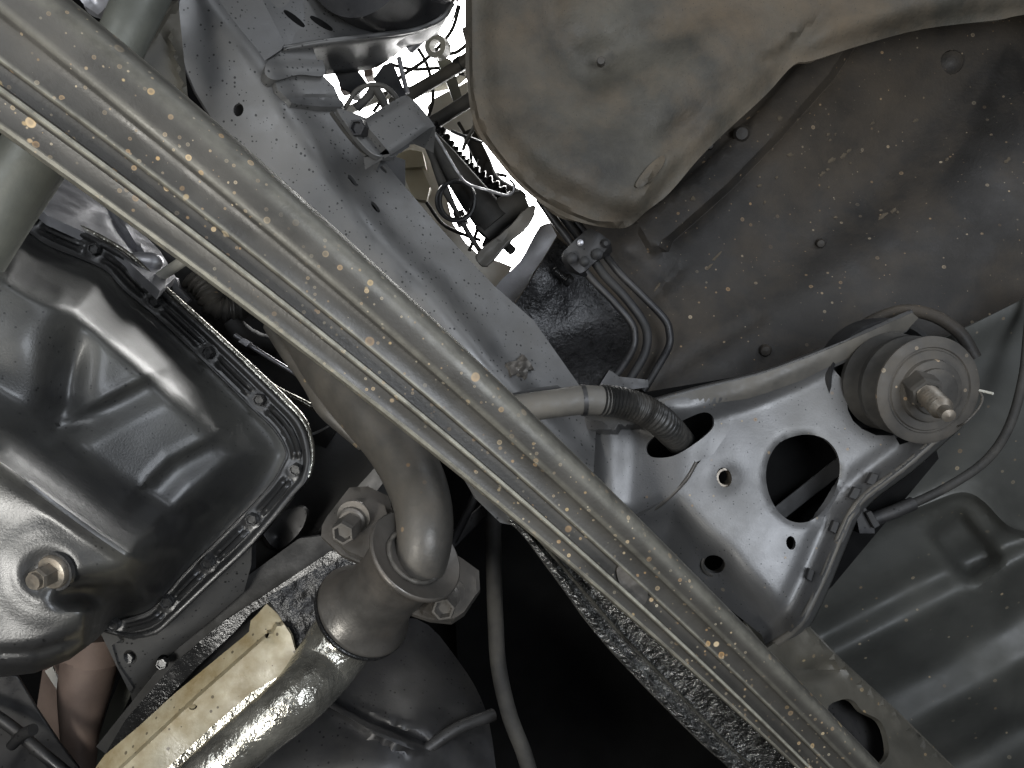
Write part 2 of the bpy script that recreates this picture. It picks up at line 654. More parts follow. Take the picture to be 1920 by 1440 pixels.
def straighten(L):
    """the pressing's lines are long gentle curves: fit them along the brace"""
    L = np.array(L, float)
    u = L[:, 0] * .73 + L[:, 1] * .683
    v = -L[:, 0] * .683 + L[:, 1] * .73
    c = np.polyfit(u, v, 3)
    uu = np.linspace(-700, 2700, NB)
    cl = np.clip(uu, -120, 2200)
    vv = np.polyval(c, cl) + np.polyval(np.polyder(c), cl) * (uu - cl)
    return np.stack([uu * .73 - vv * .683, uu * .683 + vv * .73], -1)


Ls = [straighten(L) for L in (L0, L1, L2, L3, L4)]


def lerpL(v):
    i = min(int(v), 3)
    return Ls[i] * (1 - (v - i)) + Ls[i + 1] * (v - i)


bar_d0 = ip((0, 100, .43), (850, 750, .53), (1500, 1400, .61), (700, 900, .53), (1000, 600, .53))
# (position across, height towards the viewer in mm)
PROF = [(-.10, -10), (-.03, -4), (.02, .6), (.10, 1.2), (.2, .4), (.55, .2), (.84, 1.4), (.93, 4.6), (.98, 5.4), (1.03, 5.0), (1.07, 1.0), (1.12, -1.8), (1.3, -2.2), (1.84, -2.2),
        (1.90, -1.2), (1.95, 1.4), (2.0, 2.2), (2.06, 2.0), (2.2, 1.2), (2.6, 1.6), (2.82, 2.2), (2.9, 3.4), (3.0, 5.6), (3.08, 6.4), (3.2, 6.6), (3.45, 7.4), (3.62, 7.2), (3.78, 5.6), (3.9, 2.2), (3.96, -1.5), (4.0, -7), (4.01, -30)]
rows = []
for v, h in PROF:
    L = lerpL(v) if 0 <= v <= 4 else (Ls[0] + (Ls[0] - Ls[1]) * (-v) if v < 0 else Ls[4] + (Ls[4] - Ls[3]) * (v - 4))
    d = bar_d0(L[:, 0], L[:, 1]) - h / 1000
    wz = wob(L[:, 0], L[:, 1], 90, 3) * .0004
    rows.append(PN(L[:, 0], L[:, 1], d + wz))
t = thing('diagonal_brace', 'long dusty ridged steel brace speckled with tan mud dots, crossing the whole view diagonally', 'brace')
loft('channel', rows, M_bar, t, sharp=40, thick=.002)
# little rust scar on the groove
sheet('rust_scab', spl([(1160, 1062), (1195, 1070), (1215, 1110), (1205, 1135), (1180, 1118), (1160, 1090)], 4, True),
      lambda x, y: bar_d0(x, y) - .0012 - .001 * np.abs(wob(x, y, 4, 9)), M_rust, t, step=5, thick=.001, bevel=0)

# ------------------------------------------------------------------ 2 the frame rail behind it
railB = [(180, -420), (300, -160), (375, -20), (420, 45), (482, 122), (537, 213), (597, 300), (667, 398), (725, 470), (800, 545), (860, 620), (930, 705), (1010, 790), (1120, 900), (1260, 1040)]
railB = spl(railB, 4)
rail_b = ip((450, 80, .74), (860, 620, .745), (1200, 960, .78), (350, 100, .735), (1000, 640, .75))


def rail_d(x, y):
    s = sgn(x, y, railB)          # negative = right face
    right = -s
    d = rail_b(x, y) + .00046 * np.maximum(0, right + 18) * ss(-18, 45, right)
    d = d + .0012 * wob(x, y, 90, 5)
    return d


railC = [(420, -400), (560, -60), (575, 60), (607, 143), (637, 200), (713, 293), (740, 327), (813, 413), (873, 480), (928, 537), (1000, 600), (1086, 722), (1112, 752), (1118, 800), (1112, 900), (1105, 960)]
railA = [(1060, 960), (900, 830), (700, 610), (520, 430), (430, 290), (400, 227), (367, 172), (350, 133), (338, 90), (333, 50), (337, 0), (335, -80), (150, -420)]
t = thing('frame_rail', 'smooth grey box rail with a round hole, running behind the speckled brace', 'frame rail')
rail_holes = [ell(447, 206, 9.5, 12.5, 10, 16), ell(661, 338, 4, 14, -38, 12), ell(704, 388, 4.5, 13, -38, 12), ell(718, 316, 3.5, 11, -42, 12)]
sheet('rail_skin', railC + railA, rail_d, M_rail, t, holes=rail_holes, step=13, thick=.004, sharp=60, holestep=3)
sheet('rail_liner', [(420, 180), (760, 300), (760, 430), (600, 430), (430, 250)], lambda x, y: rail_d(x, y) + .02, M_dark, t, step=40, bevel=0)
# the rail's far wall, so that it stays a box from the side
loft('inner_wall', [PN(np.array(railA)[:, 0], np.array(railA)[:, 1], rail_d(np.array(railA)[:, 0], np.array(railA)[:, 1]) + k) for k in (.006, .09)], M_black, t, thick=.004)

# weld scabs where the rail meets the bracket
sheet('weld_scab', spl([(950, 680), (968, 676), (978, 664), (988, 672), (1000, 690), (990, 694), (988, 708), (970, 700), (958, 704), (956, 692)], 2, True), lambda x, y: rail_d(x, y) - .004 - .006 * np.abs(wob(x, y, 4, 2)), M_rust, t, step=4, thick=.004)

# ------------------------------------------------------------------ 3 crossmember at the top
t = thing('front_crossmember', 'black pressed crossmember with a pale curved flange at the top of the view', 'crossmember')
cm_d = ip((420, -20, .76), (530, 95, .77), (800, 40, .86), (780, -60, .88))
sheet('flange_face', [(378, -60), (462, -60), (534, 82), (527, 93), (490, 118), (470, 100), (420, 30)], lambda x, y: cm_d(x, y) - .012, M_rail, t, step=14)
sheet('bottom_face', spl([(462, -80), (900, -80), (862, -20), (838, 25), (775, 56), (681, 68), (600, 76), (540, 84), (500, 10)], 3, True),
      lambda x, y: cm_d(x, y) + .03 * gp(x, y, 700, -20, 130, 90) + .004 * ss(520, 470, x), M_rail, t, step=14
      )
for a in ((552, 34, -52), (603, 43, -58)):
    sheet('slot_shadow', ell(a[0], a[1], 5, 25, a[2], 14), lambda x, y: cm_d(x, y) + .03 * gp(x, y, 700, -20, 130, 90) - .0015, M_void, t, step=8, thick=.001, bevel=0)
rim = spl([(530, 92), (600, 80), (682, 70), (773, 58), (827, 36), (850, 5)], 6)
low = spl([(560, 138), (607, 138), (693, 128), (733, 107), (767, 82), (833, 58)], 6)
rr_ = [rim * (1 - k) + low * k for k in np.linspace(0, 1, 7)]
dd = np.linspace(0, 1, 7)
loft('side_face', [PN(r[:, 0], r[:, 1], cm_d(r[:, 0], r[:, 1]) - .004 + .10 * k + .008 * math.sin(k * 3.1)) for r, k in zip(rr_, dd)], M_rail, t, thick=.003)
tube('rolled_rim', [(530, 91, .768), (600, 79, .79), (682, 69, .815), (773, 57, .845), (827, 35, .86), (848, 8, .88)], 5, M_rail, t, seg=8)
# round black jacking drum beyond the crossmember
rev('drum_plug', [(.0, .0), (.046, .0), (.056, .008), (.06, .03), (.06, .12), (.0, .12)], axis_M(P(770, 0, .90), (-.35, .1, -1)), M_black, t, seg=40)
rev('bolt', [(.0, .0), (.006, 0), (.006, .02), (.004, .022), (0, .022)], axis_M(P(768, 92, .9), (.7, -.4, -.5)), M_alu, t, seg=12)

t = thing('rail_end_pad', 'small dusty ribbed metal pad capping the top corner of the grey rail', 'bracket')
sheet('pad', spl([(500, 118), (520, 106), (560, 110), (600, 112), (607, 118), (607, 142), (560, 140), (520, 150), (498, 140)], 4, True),
      lambda x, y: rail_d(x, y) - .014 - .003 * gb(x, y, [(505, 128), (605, 128)], 10), M_rail, t, step=7, thick=.012)
sheet('fold', spl([(515, 150), (606, 142), (636, 184), (640, 200), (560, 196), (540, 186)], 2, True),
      lambda x, y: rail_d(x, y) - .008 + .004 * gb(x, y, [(545, 184), (640, 186)], 6), M_rail, t, step=8, thick=.006)

# ------------------------------------------------------------------ 4 small control box bolted on the rail
t = thing('sensor_box', 'little grey box bracket held on the rail by a hex bolt, near the bright opening', 'bracket')
bx_d = ip((680, 228, .72), (735, 288, .715), (810, 235, .76), (760, 182, .765))
sheet('cover', spl([(678, 226), (690, 219), (752, 181), (770, 184), (790, 203), (815, 236), (806, 240), (738, 288), (728, 283), (700, 250)], 3, True),
      lambda x, y: bx_d(x, y) + .006 * ss(12, 0, pdist(x, y, [(676, 224), (765, 178), (815, 236), (736, 290)], False)[0]), M_rail, t, step=7, thick=.03)
sheet('base_plate', spl([(634, 210), (640, 204), (690, 222), (706, 240), (742, 288), (722, 293), (700, 288), (672, 262)], 4, True),
      lambda x, y: bx_d(x, y) + .012, M_rail, t, step=9, thick=.006)
o = link('bolt', hexmesh('bolt', .0085, .012, .004), M_black, t, M=axis_M(P(679, 243, .724), (-.25, .15, -1)))
tube('gasket', [(622, 212, .745), (650, 250, .738), (676, 278, .736), (700, 292, .735), (718, 294, .735)], 4.5, M_rubber, t, seg=8)

t = thing('black_cable_loop', 'thin black cable looped over the little grey box bracket', 'cable')
tube('cable', [(640, 214, .80), (655, 190, .79), (668, 170, .79), (690, 160, .79), (715, 160, .79), (735, 172, .79), (748, 192, .79)], 4.5, M_rubber, t, seg=10)
tube('cable', [(668, 204, .83), (690, 182, .83), (702, 166, .83), (716, 185, .83), (722, 200, .83)], 8, M_rubber, t, seg=10)

# ------------------------------------------------------------------ 5 inside the bright engine bay opening
t = thing('radiator_hose', 'fat grey hose passing the bright opening beside the tan liner, upper one of two', 'hose')
tube('hose', [(735, 196, 1.04), (790, 165, 1.02), (830, 142, 1.0), (880, 108, .98), (930, 60, .97)], 12, M_sleeve, t, seg=16)
tube('clamp', [(857, 124, .99), (868, 117, .985)], 14, M_wire, t, seg=16, smooth=False)
t = thing('heater_hose', 'fat dark hose passing the bright opening just below the radiator hose', 'hose')
tube('hose', [(770, 246, 1.02), (815, 228, 1.0), (845, 210, .99), (890, 180, .97), (950, 130, .96)], 13, M_rubber, t, seg=16)
t = thing('splash_strut', 'dark flat strut crossing under the crossmember flange into the bright opening', 'strut')
sheet('strut', [(718, 122), (736, 116), (762, 180), (738, 182), (700, 148)], lambda x, y: np.full(x.shape, .93), M_black, t, step=20, thick=.006)
t = thing('wiper_link', 'slim grey rod reaching up through the bright opening', 'rod')
tube('rod', [(748, 108, .95), (755, 140, .95), (764, 175, .95)], 5, M_alu, t, seg=10)
t = thing('black_plate', 'broad black plate just right of the rail end pad, against the bright opening', 'plate')
sheet('plate', [(625, 132), (668, 128), (690, 158), (668, 178), (640, 165)], lambda x, y: np.full(x.shape, .9), M_black, t, step=20, thick=.005)
t = thing('fender_apron', 'cream white engine bay panel glimpsed between the rail and the springs', 'panel')
sheet('panel', spl([(740, 270), (800, 262), (830, 330), (850, 420), (900, 480), (960, 500), (915, 560), (860, 500), (790, 410), (742, 330)], 2, True),
      lambda x, y: 1.16 + .0002 * (x - 800), M_white, t, step=25, thick=.004)
sheet('patch', [(752, 318), (790, 312), (806, 350), (800, 376), (775, 372)], lambda x, y: np.full(x.shape, 1.12), M_cream, t, step=20, thick=.02)
sheet('patch', [(740, 290), (768, 280), (792, 284), (798, 312), (745, 316)], lambda x, y: np.full(x.shape, 1.11), M_cream, t, step=20, thick=.02)
t = thing('engine_bracket', 'tan cast bracket with an eye, at the top of the bright opening', 'bracket')
rev('eye', [(.008, .02), (.008, 0), (.015, 0), (.015, .02), (.008, .02)], axis_M(P(826, 92, 1.04), (-.3, .2, -1)), M_pale, t, seg=20, caps=False)
sheet('arm', [(812, 98), (846, 112), (860, 160), (872, 200), (850, 190), (832, 140)], lambda x, y: np.full(x.shape, 1.06), M_tubeg, t, step=20, thick=.012)
t = thing('white_tank', 'white plastic tank corner glowing behind the hoses', 'tank')
sheet('tank_wall', spl([(800, 200), (862, 160), (900, 150), (900, 240), (850, 250)], 3, True), lambda x, y: 1.12 + 0 * x, M_white, t, step=25, thick=.03)

t = thing('air_duct', 'grey ribbed plastic duct half lost in the glare behind the radiator hose', 'duct')
pp = spl([(690, 110, 1.2), (745, 60, 1.2), (800, 20, 1.2), (860, -30, 1.2)], 30)
k = np.arange(len(pp))
tube_w('duct', PN(pp[:, 0], pp[:, 1], pp[:, 2]), .017 + .002 * np.sin(k * 2 * np.pi / 9), M_pale, t, 16)
t = thing('coolant_pipe', 'pale metal pipe crossing behind the two hoses in the glare', 'pipe')
tube('pipe', [(640, 215, 1.1), (680, 195, 1.12), (740, 175, 1.15), (860, 150, 1.2), (900, 60, 1.2)], 8, M_pale, t, seg=12)
t = thing('relay_cluster', 'small group of dark relays and red wires below the crossmember flange', 'relay')
for i, (cx, cy, r) in enumerate(((645, 160, 10), (664, 172, 8), (690, 135, 9), (712, 150, 7), (655, 140, 6))):
    sheet('relay', [(cx - r, cy - r * .7), (cx + r * .8, cy - r), (cx + r, cy + r * .7), (cx - r * .7, cy + r)], lambda x, y, i=i: 1.0 + .01 * i + 0 * x, M_dark if i % 2 else M_brown, t, step=9, thick=.02)
t = thing('battery_cable', 'black cable bunch dangling through the lower part of the bright opening', 'cable')
tube('cable', [(905, 300, 1.06), (895, 350, 1.05), (905, 400, 1.04), (930, 440, 1.02), (960, 470, 1.0)], 9, M_rubber, t, seg=12)
tube('cable', [(880, 250, 1.08), (905, 300, 1.07), (925, 340, 1.05), (975, 372, 1.0)], 14, M_rubber, t, seg=12)
tube('cable', [(905, 430, 1.0), (925, 445, .99), (940, 425, .98), (958, 415, .97)], 6, M_dark, t, seg=10)
t = thing('loose_harness', 'tangle of thin dark wires strung across the blown out opening behind the hoses', 'wire')
for q in ([(700, 210), (745, 150), (800, 110), (845, 60), (862, 10)], [(770, 70), (800, 120), (812, 180), (800, 230)], [(810, 95), (850, 100), (880, 80)], [(840, 260), (870, 300), (905, 320), (950, 330)],
          [(860, 230), (880, 270), (882, 320), (870, 350)], [(890, 330), (905, 380), (895, 430), (880, 470)], [(800, 380), (830, 420), (870, 440), (900, 450)], [(730, 120), (775, 130), (830, 128), (870, 140)]):
    tube('wire', [(a, b, 1.1 - .01 * i) for i, (a, b) in enumerate(q)], 3.4, M_rubber, t, seg=8)
sheet('connector', [(848, 398), (868, 392), (878, 416), (858, 424)], lambda x, y: 1.04 + 0 * x, M_dark, t, step=8, thick=.015)
sheet('connector', [(866, 52), (880, 46), (888, 70), (872, 76)], lambda x, y: 1.08 + 0 * x, M_sleeve, t, step=8, thick=.015)
t = thing('steering_shaft_joint', 'black knuckle joint in the lower tip of the bright opening', 'joint')
tube('yoke', [(915, 470, .97), (940, 440, .965), (975, 415, .96)], [16, 24, 14], M_dark, t, seg=14)

# black corrugated boot
t = thing('ribbed_boot', 'glossy black corrugated boot with white glints beside the liner edge', 'hose')
pp = spl([(812, 236, 1.0), (850, 292, .99), (890, 328, .985), (950, 372, .98)], 40)
k = np.arange(len(pp))
tube_w('boot', PN(pp[:, 0], pp[:, 1], pp[:, 2]), (.0095 + .0028 * np.sin(k * 2 * np.pi / 8.5)), M_oily, t, 16)
t = thing('black_damper', 'thick black damper body in the gap between liner and rail', 'damper')
tube('body', [(800, 250, .95), (838, 300, .95), (890, 370, .95), (930, 420, .95)], [14, 22, 30, 34], M_rubber, t)
tube('sleeve', [(905, 440, .95), (945, 395, .95), (985, 375, .95)], [20, 26, 22], M_rubber, t)
t = thing('dip_cable', 'dark knobbly cable dropping from the small box towards the rail edge', 'cable')
tube('cable', [(800, 262, .93), (812, 300, .93), (830, 345, .93), (852, 390, .93), (880, 440, .93), (905, 478, .93)], [9, 6, 9, 5, 5, 5], M_rubber, t, n=10)
t = thing('coiled_wire', 'double ring of black wire hanging in the bright opening', 'wire')
th = np.linspace(0, 4 * np.pi, 90)
tube_w('coil', PN(856 + (34 + 3 * np.sin(th / 2)) * np.cos(th) , 376 + (37 + 2 * np.cos(th / 2)) * np.sin(th), .90 + .0014 * th), .0024, M_wire, t, 8)
t = thing('spring_wire', 'thin bent steel wire hooking under the edge of the tan liner', 'wire')
tube('wire', [(810, 243, .89), (830, 275, .89), (855, 318, .89), (876, 344, .89), (915, 357, .89), (948, 366, .89), (962, 360, .89), (964, 347, .89), (957, 338, .9)], 2.6, M_alu, t, seg=8)
t = thing('tan_lever', 'dull tan flat lever between the rail edge and the brake lines', 'lever')
sheet('blade', spl([(893, 482), (920, 455), (955, 425), (990, 388), (1003, 388), (996, 410), (985, 428), (950, 455), (912, 498)], 3, True),
      lambda x, y: .9 + .006 * gb(x, y, [(900, 490), (995, 390)], 9), M_sleeve, t, step=10, thick=.004)
t = thing('inner_wheel_arch', 'pale strip of inner panel lit through the gap beside the brake lines', 'panel')
sheet('panel', spl([(925, 545), (975, 490), (1000, 445), (1020, 420), (1062, 425), (1060, 470), (1015, 490), (985, 540), (962, 572)], 3, True),
      lambda x, y: 1.03 - .0002 * (x - 940), M_alu, t, step=14, thick=.004)
for q in ([(885, 236), (868, 262), (858, 280)], [(846, 246), (865, 252), (890, 262)], [(880, 278), (874, 268), (868, 262)]):
    pass
t = thing('wiring_strand', 'loose thin wire strands in the bright opening under the heater hose', 'wire')
tube('strand', [(846, 245, 1.0), (862, 252, 1.0), (880, 258, 1.0), (905, 268, 1.0)], 3, M_wire, t, seg=6)
tube('strand', [(868, 282, 1.0), (874, 265, 1.0), (890, 235, 1.0), (905, 190, 1.0)], 4, M_sleeve, t, seg=6)
tube('strand', [(858, -20, 1.02), (856, 15, 1.02), (846, 45, 1.02)], 1.8, M_wire, t, seg=6)

# ------------------------------------------------------------------ 6 dusty liner lobe
t = thing('wheel_arch_liner', 'large dusty brown rounded liner at the top right, with a dimple and louvres', 'liner')
lobe = [(872, -600), (872, 60), (876, 150), (882, 205), (893, 243), (915, 278), (960, 331), (1000, 370), (1050, 403), (1100, 420), (1150, 428), (1180, 424), (1210, 398), (1255, 362), (1308, 300), (1360, 248), (1436, 178),
        (1488, 122), (1523, 114), (1617, 84), (1733, 54), (1873, 37), (1935, 25), (2300, -30), (2600, -600)]
lobes = spl(lobe, 4, False)
lobe_b = ip((880, 100, .86), (1180, 425, .86), (1300, 100, .83), (1900, 20, .95), (1100, -100, .88))
lowedge = [(1150, 440), (1210, 398), (1308, 300), (1436, 178), (1490, 118), (1617, 84), (1733, 54), (1935, 25)]


def lobe_d(x, y):
    d = lobe_b(x, y)
    e = pdist(x, y, lobes)[0]
    le = pdist(x, y, lowedge)[0]
    d = d + .02 * np.exp(-(le / 26) ** 2)
    leftd = pdist(x, y, [(872, -600), (872, 60), (882, 205), (915, 278), (1000, 370), (1100, 420), (1160, 432)])[0]
    d = d - .014 * ss(14, 70, leftd) + .004 * ss(9, 5, leftd) - .005 * np.exp(-((leftd - 12) / 6) ** 2)
    d = d + .024 * gp(x, y, 1122, 118, 60, 48) + .014 * gp(x, y, 1230, 70, 70, 38, -10) + .010 * gb(x, y, [(1030, -40), (1040, 60), (1075, 130), (1110, 165)], 26)
    d = d - .016 * gp(x, y, 1060, 290, 120, 80, 30) - .012 * gp(x, y, 1330, 110, 120, 60, -40)
    d = d + .012 * gp(x, y, 1270, 250, 60, 26, -35) + .006 * gp(x, y, 1120, 220, 80, 40)
    s = sgn(x, y, [(1170, 400), (1195, 372), (1235, 315), (1246, 296)])
    d = d - .009 * ss(-6, 3, s) * ss(30, 12, s) * gp(x, y, 1215, 340, 60, 60)
    s = sgn(x, y, [(1436, 106), (1470, 84), (1541, 14)])
    d = d + .012 * ss(-2, 6, s) * ss(46, 8, s) * gp(x, y, 1490, 66, 75, 75)
    d = d - .012 * gp(x, y, 1700, 10, 120, 30, -12)
    return d + .0016 * wob(x, y, 40, 11) + .0005 * wob(x, y, 11, 12)


sheet('shell', list(map(tuple, lobes)), lobe_d, M_liner, t, step=11, thick=.004, sharp=50, bevel=.0015,
      feats=[(spl([(884, -580), (885, 60), (894, 200), (925, 270), (1006, 360), (1102, 409), (1150, 416)], 5), [-6, 0, 6])])
o = rev('pin', [(.0, .0), (.004, 0), (.0046, -.002), (.0046, -.016), (.0, -.016)][::-1], axis_M(P(1127, 113, .845) + Vector((0, 0, 0)), (-.1, .2, -1)), M_bush, t, seg=16)
sheet('louvre', spl([(1193, 342), (1215, 312), (1240, 292), (1247, 297), (1240, 315), (1215, 342), (1196, 352)], 3, True), lambda x, y: lobe_d(x, y) - .004, M_liner, t, step=8, thick=.002)

# ------------------------------------------------------------------ 7 muddy panel behind it
t = thing('inner_fender_panel', 'wide dark mud spattered panel below the tan liner, right of the brake lines', 'panel')
fw_b = ip((960, 570, 1.0), (1250, 740, .93), (1560, 640, .93), (1900, 60, 1.04), (1200, 420, .965), (1900, 600, .96))
chan_a = [(1188, 410), (1300, 318), (1400, 225), (1494, 117), (1530, 60)]
chan_b = [(1262, 450), (1370, 355), (1460, 262), (1562, 148), (1600, 90)]
chan = chan_a + chan_b[::-1]


def fw_d(x, y):
    d = fw_b(x, y)
    sa = sgn(x, y, chan_a)
    sb = sgn(x, y, chan_b)
    u = ((x - 1188) * .77 - (y - 430) * .64)
    inch = ss(-2, 12, sa) * ss(2, -12, sb) * ss(-6, 14, u)
    d = d - .016 * inch + .006 * gb(x, y, chan_b, 10)
    d = d + .05 * gp(x, y, 1640, 330, 330, 120, -38) - .015 * gp(x, y, 1500, 560, 300, 60, -35)
    d = d + .03 * ss(60, 200, pdist(x, y, [(1100, 800), (1250, 745), (1420, 690)])[0]) * gp(x, y, 1100, 640, 160, 120)
    d = d - .02 * gp(x, y, 1010, 510, 60, 60) - .015 * gp(x, y, 1180, 460, 40, 30)
    d = d - .012 * gp(x, y, 1850, 480, 120, 60, -40)
    d = d + .006 * gb(x, y, [(1220, 560), (1265, 515), (1275, 500)], 8) + .005 * gb(x, y, [(1230, 720), (1310, 660), (1420, 600)], 12)
    return d + .003 * wob(x, y, 60, 21) + .0012 * wob(x, y, 18, 22)


sheet('panel', [(955, 580), (985, 540), (1015, 490), (1045, 440), (1000, 360), (1000, 100), (1000, -500), (2700, -500), (2700, 560), (1960, 640), (1760, 660), (1600, 700), (1420, 760), (1240, 790), (1120, 800), (1040, 690)],
      fw_d, M_wall, t, step=13, thick=.004, sharp=60, feats=[(chan_a, [-2, 5, 12]), (chan_b, [-12, -5, 2, 8])])
for cx, cy, r in ((1390, 251, 15), (1330, 273, 9), (1537, 456, 9), (1434, 656, 11)):
    q = fw_d(np.array([cx]), np.array([cy]))[0]
    rev('stud', [(r * .0006, -.006), (r * .0007, .004), (r * .0005, .009), (.0, .010)], axis_M(P(cx, cy, q), (-.2, .25, -1)), M_wall, t, seg=14)
q = fw_d(np.array([1782.]), np.array([118.]))[0]
rev('dome_plug', [(.017, -.004), (.015, .003), (.009, .007), (.0, .008)], axis_M(P(1782, 118, q), (-.3, .3, -1)), M_wall, t, seg=20)
SEAL = [(958, 583), (986, 541), (1016, 491), (1044, 446), (1075, 470), (1110, 528), (1150, 572), (1184, 612), (1190, 640), (1172, 682), (1130, 740), (1100, 780), (1040, 690)]
sheet('sealer_coat', SEAL, lambda x, y: fw_d(x, y) - .0025 - .0012 * wob(x, y, 6, 3) * gp(x, y, 1020, 560, 60, 80) - .004 * gp(x, y, 1035, 560, 40, 60), M_seal, t, step=7, thick=.001, bevel=0)


def mud(parent, dfun, spots, mat=None):
    """a dried splash: a flat uneven lump with an irregular outline"""
    for cx, cy, r, st, an in spots:
        rr = np.random.default_rng(int(cx * 7 + cy))
        n = 11
        th = np.linspace(0, 2 * np.pi, n, endpoint=False)
        q = r * rr.uniform(.55, 1.15, n)
        x, y = q * np.cos(th) * st, q * np.sin(th)
        a = math.radians(an)
        o = np.stack([cx + x * math.cos(a) - y * math.sin(a), cy + x * math.sin(a) + y * math.cos(a)], -1)
        sheet('mud_splash', spl(o, 2, True), lambda u, v: dfun(u, v) - .0006 - .0012 * gp(u, v, cx, cy, r), mat or M_mud, parent, step=max(2.5, r * .6), thick=.0012, bevel=0)


rr = np.random.default_rng(5)
sp_ = []
for k in range(22):
    cx, cy = rr.normal(1600, 130), rr.normal(330, 80)
    if 1400 < cx < 1900 and 170 < cy < 600 and (cy - 430) > -(cx - 1262) * .93:
        sp_.append((cx, cy, rr.uniform(2, 3.6), rr.uniform(1, 2.0), rr.uniform(-60, -20)))
sp_ += [(1345, 480, 3, 4.5, -45), (1330, 500, 2.6, 3.5, -48), (1655, 405, 4, 3.5, -35), (1675, 395, 3, 3, -40), (1560, 300, 4.5, 2, -30), (1582, 292, 4, 2, -50), (1230, 545, 3, 5, -60), (1300, 372, 5, 1.2, 0), (1463, 222, 5, 1.3, 10), (1482, 290, 5, 1.4, 0), (1890, 300, 4, 2, -40)]
mud(t, fw_d, sp_)

# ------------------------------------------------------------------ 8 brake lines and their clips
LINES = [
    ([(1010, 372, .93), (1040, 415, .93), (1072, 458, .925), (1100, 512, .925), (1150, 565, .925), (1183, 605, .925), (1190, 630, .925), (1186, 655, .925), (1165, 690, .915), (1140, 722, .905)], 'leftmost'),
    ([(1035, 380, .945), (1070, 425, .945), (1097, 462, .935), (1130, 512, .93), (1170, 555, .93), (1204, 600, .93), (1214, 632, .93), (1208, 665, .925), (1190, 697, .918), (1170, 728, .908)], 'middle'),
    ([(1060, 392, .955), (1100, 440, .95), (1125, 465, .94), (1160, 510, .93), (1205, 555, .93), (1245, 597, .93), (1255, 622, .93), (1254, 650, .93), (1232, 690, .922), (1205, 735, .912)], 'rightmost'),
]
for pts, wd in LINES:
    t = thing('brake_line', 'thin dark bent metal brake line, %s of the three below the black clip block' % wd, 'pipe', 'brake lines on the panel')
    tube('pipe', pts, 7.2 if wd != 'middle' else 8.5, M_dark if wd == 'middle' else M_black, t, n=10, seg=12)
t = thing('line_clip', 'chunky black plastic block clamping the three brake lines near the liner', 'clip')
cl_d = ip((1060, 470, .905), (1100, 430, .905), (1145, 460, .90))
sheet('block', spl([(1056, 478), (1062, 466), (1098, 432), (1112, 430), (1142, 450), (1140, 464), (1098, 508), (1080, 508)], 2, True), lambda x, y: cl_d(x, y) + .003 * wob(x, y, 9, 4), M_black, t, step=7, thick=.022, bevel=.002)
for a in ((1072, 484, 11), (1096, 490, 10), (1120, 476, 11), (1136, 456, 9)):
    rev('clip_tab', [(a[2] * .0006, -.01), (a[2] * .0006, .004), (a[2] * .0003, .006), (0, .006)], axis_M(P(a[0], a[1], .90), (-.1, .2, -1)), M_dark, t, seg=12)
rev('rivet', [(.004, -.002), (.004, .002), (.002, .003), (0, .003)], axis_M(P(1088, 455, .902), (-.1, .2, -1)), M_alu, t, seg=10)
t = thing('threaded_stud', 'short oily threaded stud poking out of the black panel left of the brake lines', 'stud')
rev('stud', [(.008, 0), (.008, .006), (.0045, .007)] + [(.004 + .0007 * (i % 2), .008 + .0012 * i) for i in range(16)] + [(0, .028)],
    axis_M(P(1068, 528, .955), (-.75, -.5, -.4)), M_oily, t, seg=14)
t = thing('lower_line_clip', 'small black clip gripping the brake lines just above the corrugated conduit', 'clip')
sheet('clip', [(1124, 722), (1142, 694), (1150, 698), (1160, 706), (1215, 712), (1216, 726), (1150, 734)], lambda x, y: .885 + 0 * x, M_black, t, step=10, thick=.02, bevel=.0015)

# ------------------------------------------------------------------ 9 body mount bracket
br_d = ip((1240, 950, .775), (1700, 850, .765), (1480, 1140, .755), (1400, 740, .80))
foldL = [(1180, 950), (1271, 925), (1330, 990), (1400, 1060), (1476, 1135), (1500, 1160)]
rimR = [(1790, 790), (1779, 800), (1698, 872), (1625, 927), (1591, 970), (1561, 1038), (1536, 1098), (1507, 1157), (1482, 1187), (1437, 1216)]
topF = [(1218, 756), (1300, 733), (1420, 704), (1500, 676), (1570, 648), (1640, 618), (1711, 587)]


def bracket_d(x, y):
    s = sgn(x, y, foldL)            # positive = towards the brace
    d = br_d(x, y)
    d = d + .00042 * np.maximum(0, s + 6) * ss(-20, 50, s)
    r = pdist(x, y, rimR)[0]
    d = d - .012 * np.exp(-(r / 15) ** 2) + .006 * np.exp(-((r - 34) / 18) ** 2)
    f = pdist(x, y, [(1210, 790), (1300, 778), (1400, 748), (1500, 706), (1560, 682), (1640, 640), (1730, 596)])[0]
    fl = sgn(x, y, [(1210, 800), (1300, 790), (1400, 762), (1500, 722), (1561, 690), (1640, 650), (1740, 600)])
    d = d - .020 * ss(12, -34, fl)
    # pressed rims of the holes
    d = d + .005 * gp(x, y, 1358, 895, 24) + .006 * gp(x, y, 1339, 1058, 34) - .004 * np.exp(-((pdist(x, y, ell(1505, 897, 68, 82), True)[0] - 10) / 7) ** 2) * 0
    d = d + .003 * np.exp(-(pdist(x, y, ell(1505, 897, 68, 82, -8), True)[0] / 6) ** 2)
    return d + .0006 * wob(x, y, 70, 31)


